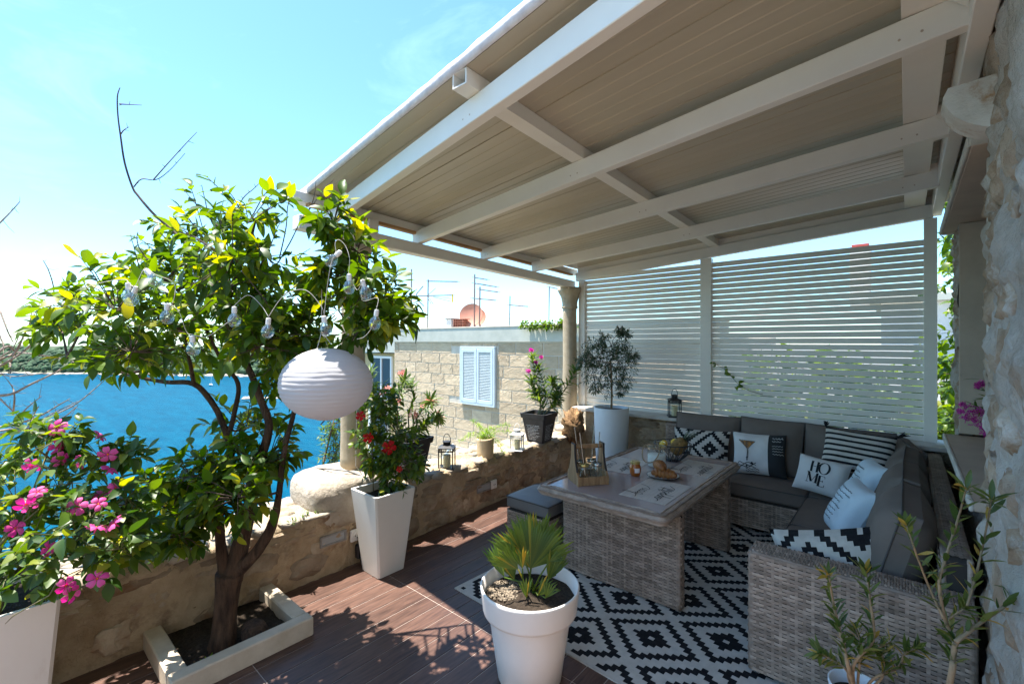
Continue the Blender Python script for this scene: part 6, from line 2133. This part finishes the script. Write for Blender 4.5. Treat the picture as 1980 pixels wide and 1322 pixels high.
# ================================================================== lanterns on the walls
def wall_lantern(label, base, s, h, metal, rot, group=None):
    t = thing('candle_lantern', label, 'lantern', base, 'candle lanterns')
    b = V(base)
    Mx = Matrix.Rotation(rot, 3, 'Z')
    def L(x, y, z): return b + Mx @ V((x, y, z))
    m = M[metal]
    a = s / 2
    mb = MB(); mb.box(L(0, 0, .006), (s + .02, s + .02, .012), Mx, bev=.003); mb.build('base', m, t)
    for sx in (-1, 1):
        for sy_ in (-1, 1):
            mb = MB(); mb.box(L(sx * (a - .004), sy_ * (a - .004), .012 + h * .30), (.009, .009, h * .60), Mx); mb.build('post', m, t)
    mb = MB()
    z1 = .012 + h * .60
    for sx, sy_, d in ((0, -1, 0), (0, 1, 0), (-1, 0, 1), (1, 0, 1)):
        for zz in (z1 - .004, z1 - h * .11):
            mb.box(L(sx * (a - .004), sy_ * (a - .004), zz), ((s, .008, .008) if d == 0 else (.008, s, .008)), Mx)
        for k in range(9):
            q = (k / 8 - .5) * (s - .012)
            mb.box(L(sx * (a - .004) + (q if d == 0 else 0), sy_ * (a - .004) + (q if d == 1 else 0), z1 - h * .055), (.005, .005, h * .1), Mx)
    mb.build('fretwork', m, t)
    mb = MB()
    mb.add([L(x * (a + .006), y * (a + .006), z1) for x, y in ((-1, -1), (1, -1), (1, 1), (-1, 1))] + [L(x * a * .5, y * a * .5, z1 + h * .06) for x, y in ((-1, -1), (1, -1), (1, 1), (-1, 1))],
           [[0, 1, 5, 4], [1, 2, 6, 5], [2, 3, 7, 6], [3, 0, 4, 7], [3, 2, 1, 0]])
    roof = mb.build('roof', m, t)
    mb = MB()
    for k in range(8):
        an = 2 * math.pi * k / 8
        mb.box(L(a * .46 * math.cos(an), a * .46 * math.sin(an), z1 + h * .11), (.006, .006, h * .11), Mx)
    mb.lathe([(a * .42, z1 + h * .055), (a * .42, z1 + h * .16)], b, 12)
    mb.lathe([(a * .60, z1 + h * .155), (a * .60, z1 + h * .17), (a * .2, z1 + h * .195)], b, 16)
    mb.build('chimney', m, roof)
    mb = MB(); mb.sm = True
    mb.tube([L(a * .5 * math.cos(k * math.pi / 10), 0, z1 + h * .18 + h * .22 * math.sin(k * math.pi / 10)) for k in range(11)], .003, 6)
    mb.build('handle', m, t)
    for sx, sy_, d in ((0, -1, 0), (0, 1, 0), (-1, 0, 1), (1, 0, 1)):
        mb = MB()
        hw_ = a - .008
        q = [(-hw_, .013), (hw_, .013), (hw_, z1 - h * .11), (-hw_, z1 - h * .11)]
        mb.add([L((u if d == 0 else sx * (a - .005)), (u if d == 1 else sy_ * (a - .005)), z) for u, z in q], [[0, 1, 2, 3]])
        mb.build('pane', M['glass'], t)
    cd = thing('candle', 'ivory pillar candle inside the ' + ('white' if metal == 'whitemetal' else 'black') + ' lantern ' + ('beside the charcoal pot' if metal == 'whitemetal' else ('on the parapet' if b.x < -3 else 'on the screen sill')), 'candle', L(0, 0, .0125))
    mb = MB(); mb.sm = False
    mb.lathe([(s * .24, .013), (s * .25, .016), (s * .25, h * .40), (s * .22, h * .41)], b, 20)
    mb.build('wax', M['candle'], cd)
    mb = MB(); mb.tube([L(0, 0, h * .405), L(.002, 0, h * .44)], .0016, 5); mb.build('wick', M['dark_edge'], cd)
wall_lantern('black metal candle lantern standing on the sunny parapet', (-3.16, 2.74, PZ), .135, .30, 'blackmetal', R(38))
wall_lantern('white metal candle lantern standing on the parapet next to the charcoal pot', (-3.12, 3.68, PZ), .125, .27, 'whitemetal', R(28))
wall_lantern('black metal candle lantern standing on the pale sill under the screen', (-1.90, 4.88, .7905), .125, .29, 'blackmetal', R(30))

# ================================================================== cloth lantern in the tree
c = at(632, 741, 2.06)
LN = thing('cloth_lantern', 'large flattened white cloth lantern hanging from the lemon tree', 'lantern', c + V((0, 0, -.158)))
mb = MB(); mb.sm = True
RX, RZ2 = .197, .161
NB = 150
def lan(a, b):
    th = .22 + (math.pi - .44) * b
    ph = 2 * math.pi * a
    k = 1 + .012 * abs(math.sin(b * 22 * math.pi)) + .010 * noise.noise(V((math.cos(ph) * 5, math.sin(ph) * 5, b * 30))) + .004 * noise.noise(V((math.cos(ph) * 14, math.sin(ph) * 14, b * 60)))
    return c + V((RX * k * math.sin(th) * math.cos(ph), RX * k * math.sin(th) * math.sin(ph), RZ2 * math.cos(th)))
mb.grid(lan, 72, NB, close_u=True)
mb.build('shade', M['paperlan'], LN)
mb = MB(); mb.sm = True
for zz in (1, -1):
    mb = MB(); mb.sm = True
    rr_ = RX * math.sin(.22)
    mb.tube([c + V((rr_ * math.cos(k * math.pi / 12), rr_ * math.sin(k * math.pi / 12), zz * RZ2 * math.cos(.22))) for k in range(25)], .003, 6)
    mb.build('wire_ring', M['cable'], LN)
mb = MB()
hk = at(622, 640, 2.06)
for k in range(3):
    a = 2 * math.pi * k / 3 + .4
    mb.tube([c + V((RX * math.sin(.22) * math.cos(a), RX * math.sin(.22) * math.sin(a), RZ2 * math.cos(.22))), hk], .0016, 5)
mb.tube([hk, hk + V((0, 0, .22)), at(612, 585, 2.5)], .0016, 5)
mb.build('hanging_string', M['cable'], LN)

# ================================================================== string of clear bulbs
DS = 1.84
LS = thing('bulb_string', 'string of clear round bulbs with white sockets wound through the lemon tree', 'string lights', at(480, 600, DS))
bulbs = [(248, 566, .1), (262, 573, -.5), (286, 540, .9), (323, 606, .0), (372, 668, .1), (453, 612, 0), (519, 634, -.1), (627, 630, .2), (655, 503, -1.0), (675, 549, .0), (702, 560, .3), (728, 618, -.2)]
mb = MB(); mb.sm = True
sock = []
for i, (x, y, tl) in enumerate(bulbs):
    top = at(x - 14 * tl * .3, y - 22, DS)
    sock.append(top)
for wp in ([(150, 560), (200, 545), (240, 540), (248, 545)], [(248, 545), (255, 552), (262, 552), (275, 525), (284, 518), (300, 530), (335, 545), (338, 570), (330, 590), (323, 585)], [(323, 585), (345, 600), (360, 640), (372, 646), (400, 650), (430, 630), (452, 612), (453, 590)],
           [(453, 590), (480, 570), (505, 590), (519, 612)], [(519, 612), (550, 570), (590, 560), (620, 590), (627, 608)], [(627, 608), (632, 560), (640, 510), (650, 485)], [(650, 485), (648, 470), (655, 463), (668, 475), (676, 500), (674, 526)], [(674, 526), (690, 560), (702, 538)], [(702, 538), (700, 580), (730, 575), (728, 596)], [(728, 596), (720, 630), (705, 650), (690, 655)]):
    P = smooth([tuple(at(x, y, DS + .01 * math.sin(x))) for x, y in wp], 5)
    mb.tube([V(q) for q in P], .0012, 5)
mb.build('wire', M['cable'], LS)
mbg = MB(); mbg.sm = True
mbg.lathe([(.012, -.018), (.014, -.022), (.026, -.034), (.036, -.052), (.0385, -.068), (.035, -.086), (.024, -.101), (.010, -.108), (.001, -.1085)], (0, 0, 0), 22, cap0=False)
bulb_me = mbg.mesh('bulb', M['bulbglass'])
mbg = MB(); mbg.lathe([(.006, .020), (.012, .018), (.0145, .012), (.0145, -.020), (.0125, -.024)], (0, 0, 0), 14)
sock_me = mbg.mesh('socket', M['socketw'])
mbg = MB()
mbg.tube([(0, 0, -.02), (0, 0, -.045)], .004, 6)
mbg.tube([(-.004, 0, -.045), (-.008, 0, -.075), (0, .004, -.066), (.008, 0, -.075), (.004, 0, -.045)], .0007, 4)
fil_me = mbg.mesh('filament', M['steel'])
for i, (x, y, tl) in enumerate(bulbs):
    Mx = Matrix.Translation(at(x - (x - x), y - 14, DS)) @ Matrix.Rotation(YAW, 4, 'Z') @ Matrix.Rotation(-tl * .8, 4, 'Y') @ Matrix.Scale(.66, 4)
    bo = link('bulb', bulb_me, LS, Mx)
    for nm, me in (('socket', sock_me), ('filament', fil_me)):
        o = bpy.data.objects.new(nm, me); COL.objects.link(o); o.parent = bo

# ================================================================== fittings on the parapet
def socketbox(y, z, label):
    x = wx(y) + .012
    t = thing('wall_socket', label, 'socket', (x, y, z - .04), 'wall sockets on the parapet')
    part('plate', 'socketw', t, ((x + .004, y, z), (.022, .085, .085)), bev=.006)
    mb = MB(); mb.lathe([(.026, 0), (.026, .004), (.022, .006), (.02, -.004), (.001, -.004)], (0, 0, 0), 20)
    Mx = Matrix.Rotation(R(90), 3, 'Y')
    mb.v = [V((x + .0155, y, z)) + Mx @ p for p in mb.v]
    mb.build('outlet', M['socketw'], t)
    mb = MB()
    for dy in (-.009, .009): mb.box((x + .018, y + dy, z), (.006, .005, .005))
    mb.build('pin_holes', M['wire'], t)
def reclight(y, z, label):
    x = wx(y) + .008
    t = thing('recessed_light', label, 'light', (x, y, z - .035), 'recessed lights in the parapet')
    part('frame', 'lampgrey', t, ((x + .004, y, z + .031), (.014, .19, .012)), ((x + .004, y, z - .031), (.014, .19, .012)), ((x + .0045, y - .089, z), (.014, .012, .074)), ((x + .0045, y + .089, z), (.014, .012, .074)), bev=.002)
    part('diffuser', 'frost', t, ((x + .0, y, z), (.006, .168, .052)), bev=0)
socketbox(1.735, .215, 'white wall socket on the parapet beside the tall slim planter')
socketbox(3.27, .20, 'white wall socket on the parapet beside the ottoman')
reclight(1.565, .245, 'grey recessed wall light in the parapet near the stone pedestal')
reclight(3.13, .20, 'grey recessed wall light in the parapet behind the ottoman')
t = thing('power_adapter', 'black plug adapter hanging below the parapet socket', 'adapter', (-2.975, 1.745, .05))
part('body', 'wire', t, ((-2.965, 1.745, .105), (.045, .045, .10)), bev=.008)
mb = MB(); mb.tube([(-2.965, 1.745, .15), (-2.96, 1.742, .19), (-2.975, 1.738, .205)], .005, 6); mb.tube([(-2.965, 1.745, .06), (-2.95, 1.76, .012), (-2.93, 1.80, .008), (-2.94, 1.86, .008)], .003, 6)
mb.build('lead', M['wire'], t)
# rock on the end of the parapet by the sill
mb = MB(); mb.sm = True
mb.blob((-3.05, 4.66, .60), (.12, .10, .18), None, 26, 18, 8, .5, 2.6, 2.2)
mb.v = [rough(q, (q - V((-3.05, 4.66, .6))).normalized(), .03, 16.0, 2) for q in mb.v]
tag(mb.build('tufa_rock', pbr('tufa', (.36, .23, .12), (.16, .09, .05), .95, 14, 9, 1.0, 40, .1, dist=.02)), 'craggy brown rock standing on the parapet end beside the round planter', 'rock')
# hanging lead of the cloth lantern
mb = MB()
mb.tube([at(690, 735, 3.15), at(690, 800, 3.2), at(688, 900, 3.3), V((-3.02, 1.80, .63))], .003, 5)
tag(mb.build('hanging_cord', M['cable']), 'thin white cord hanging down in front of the near stone column', 'cord')
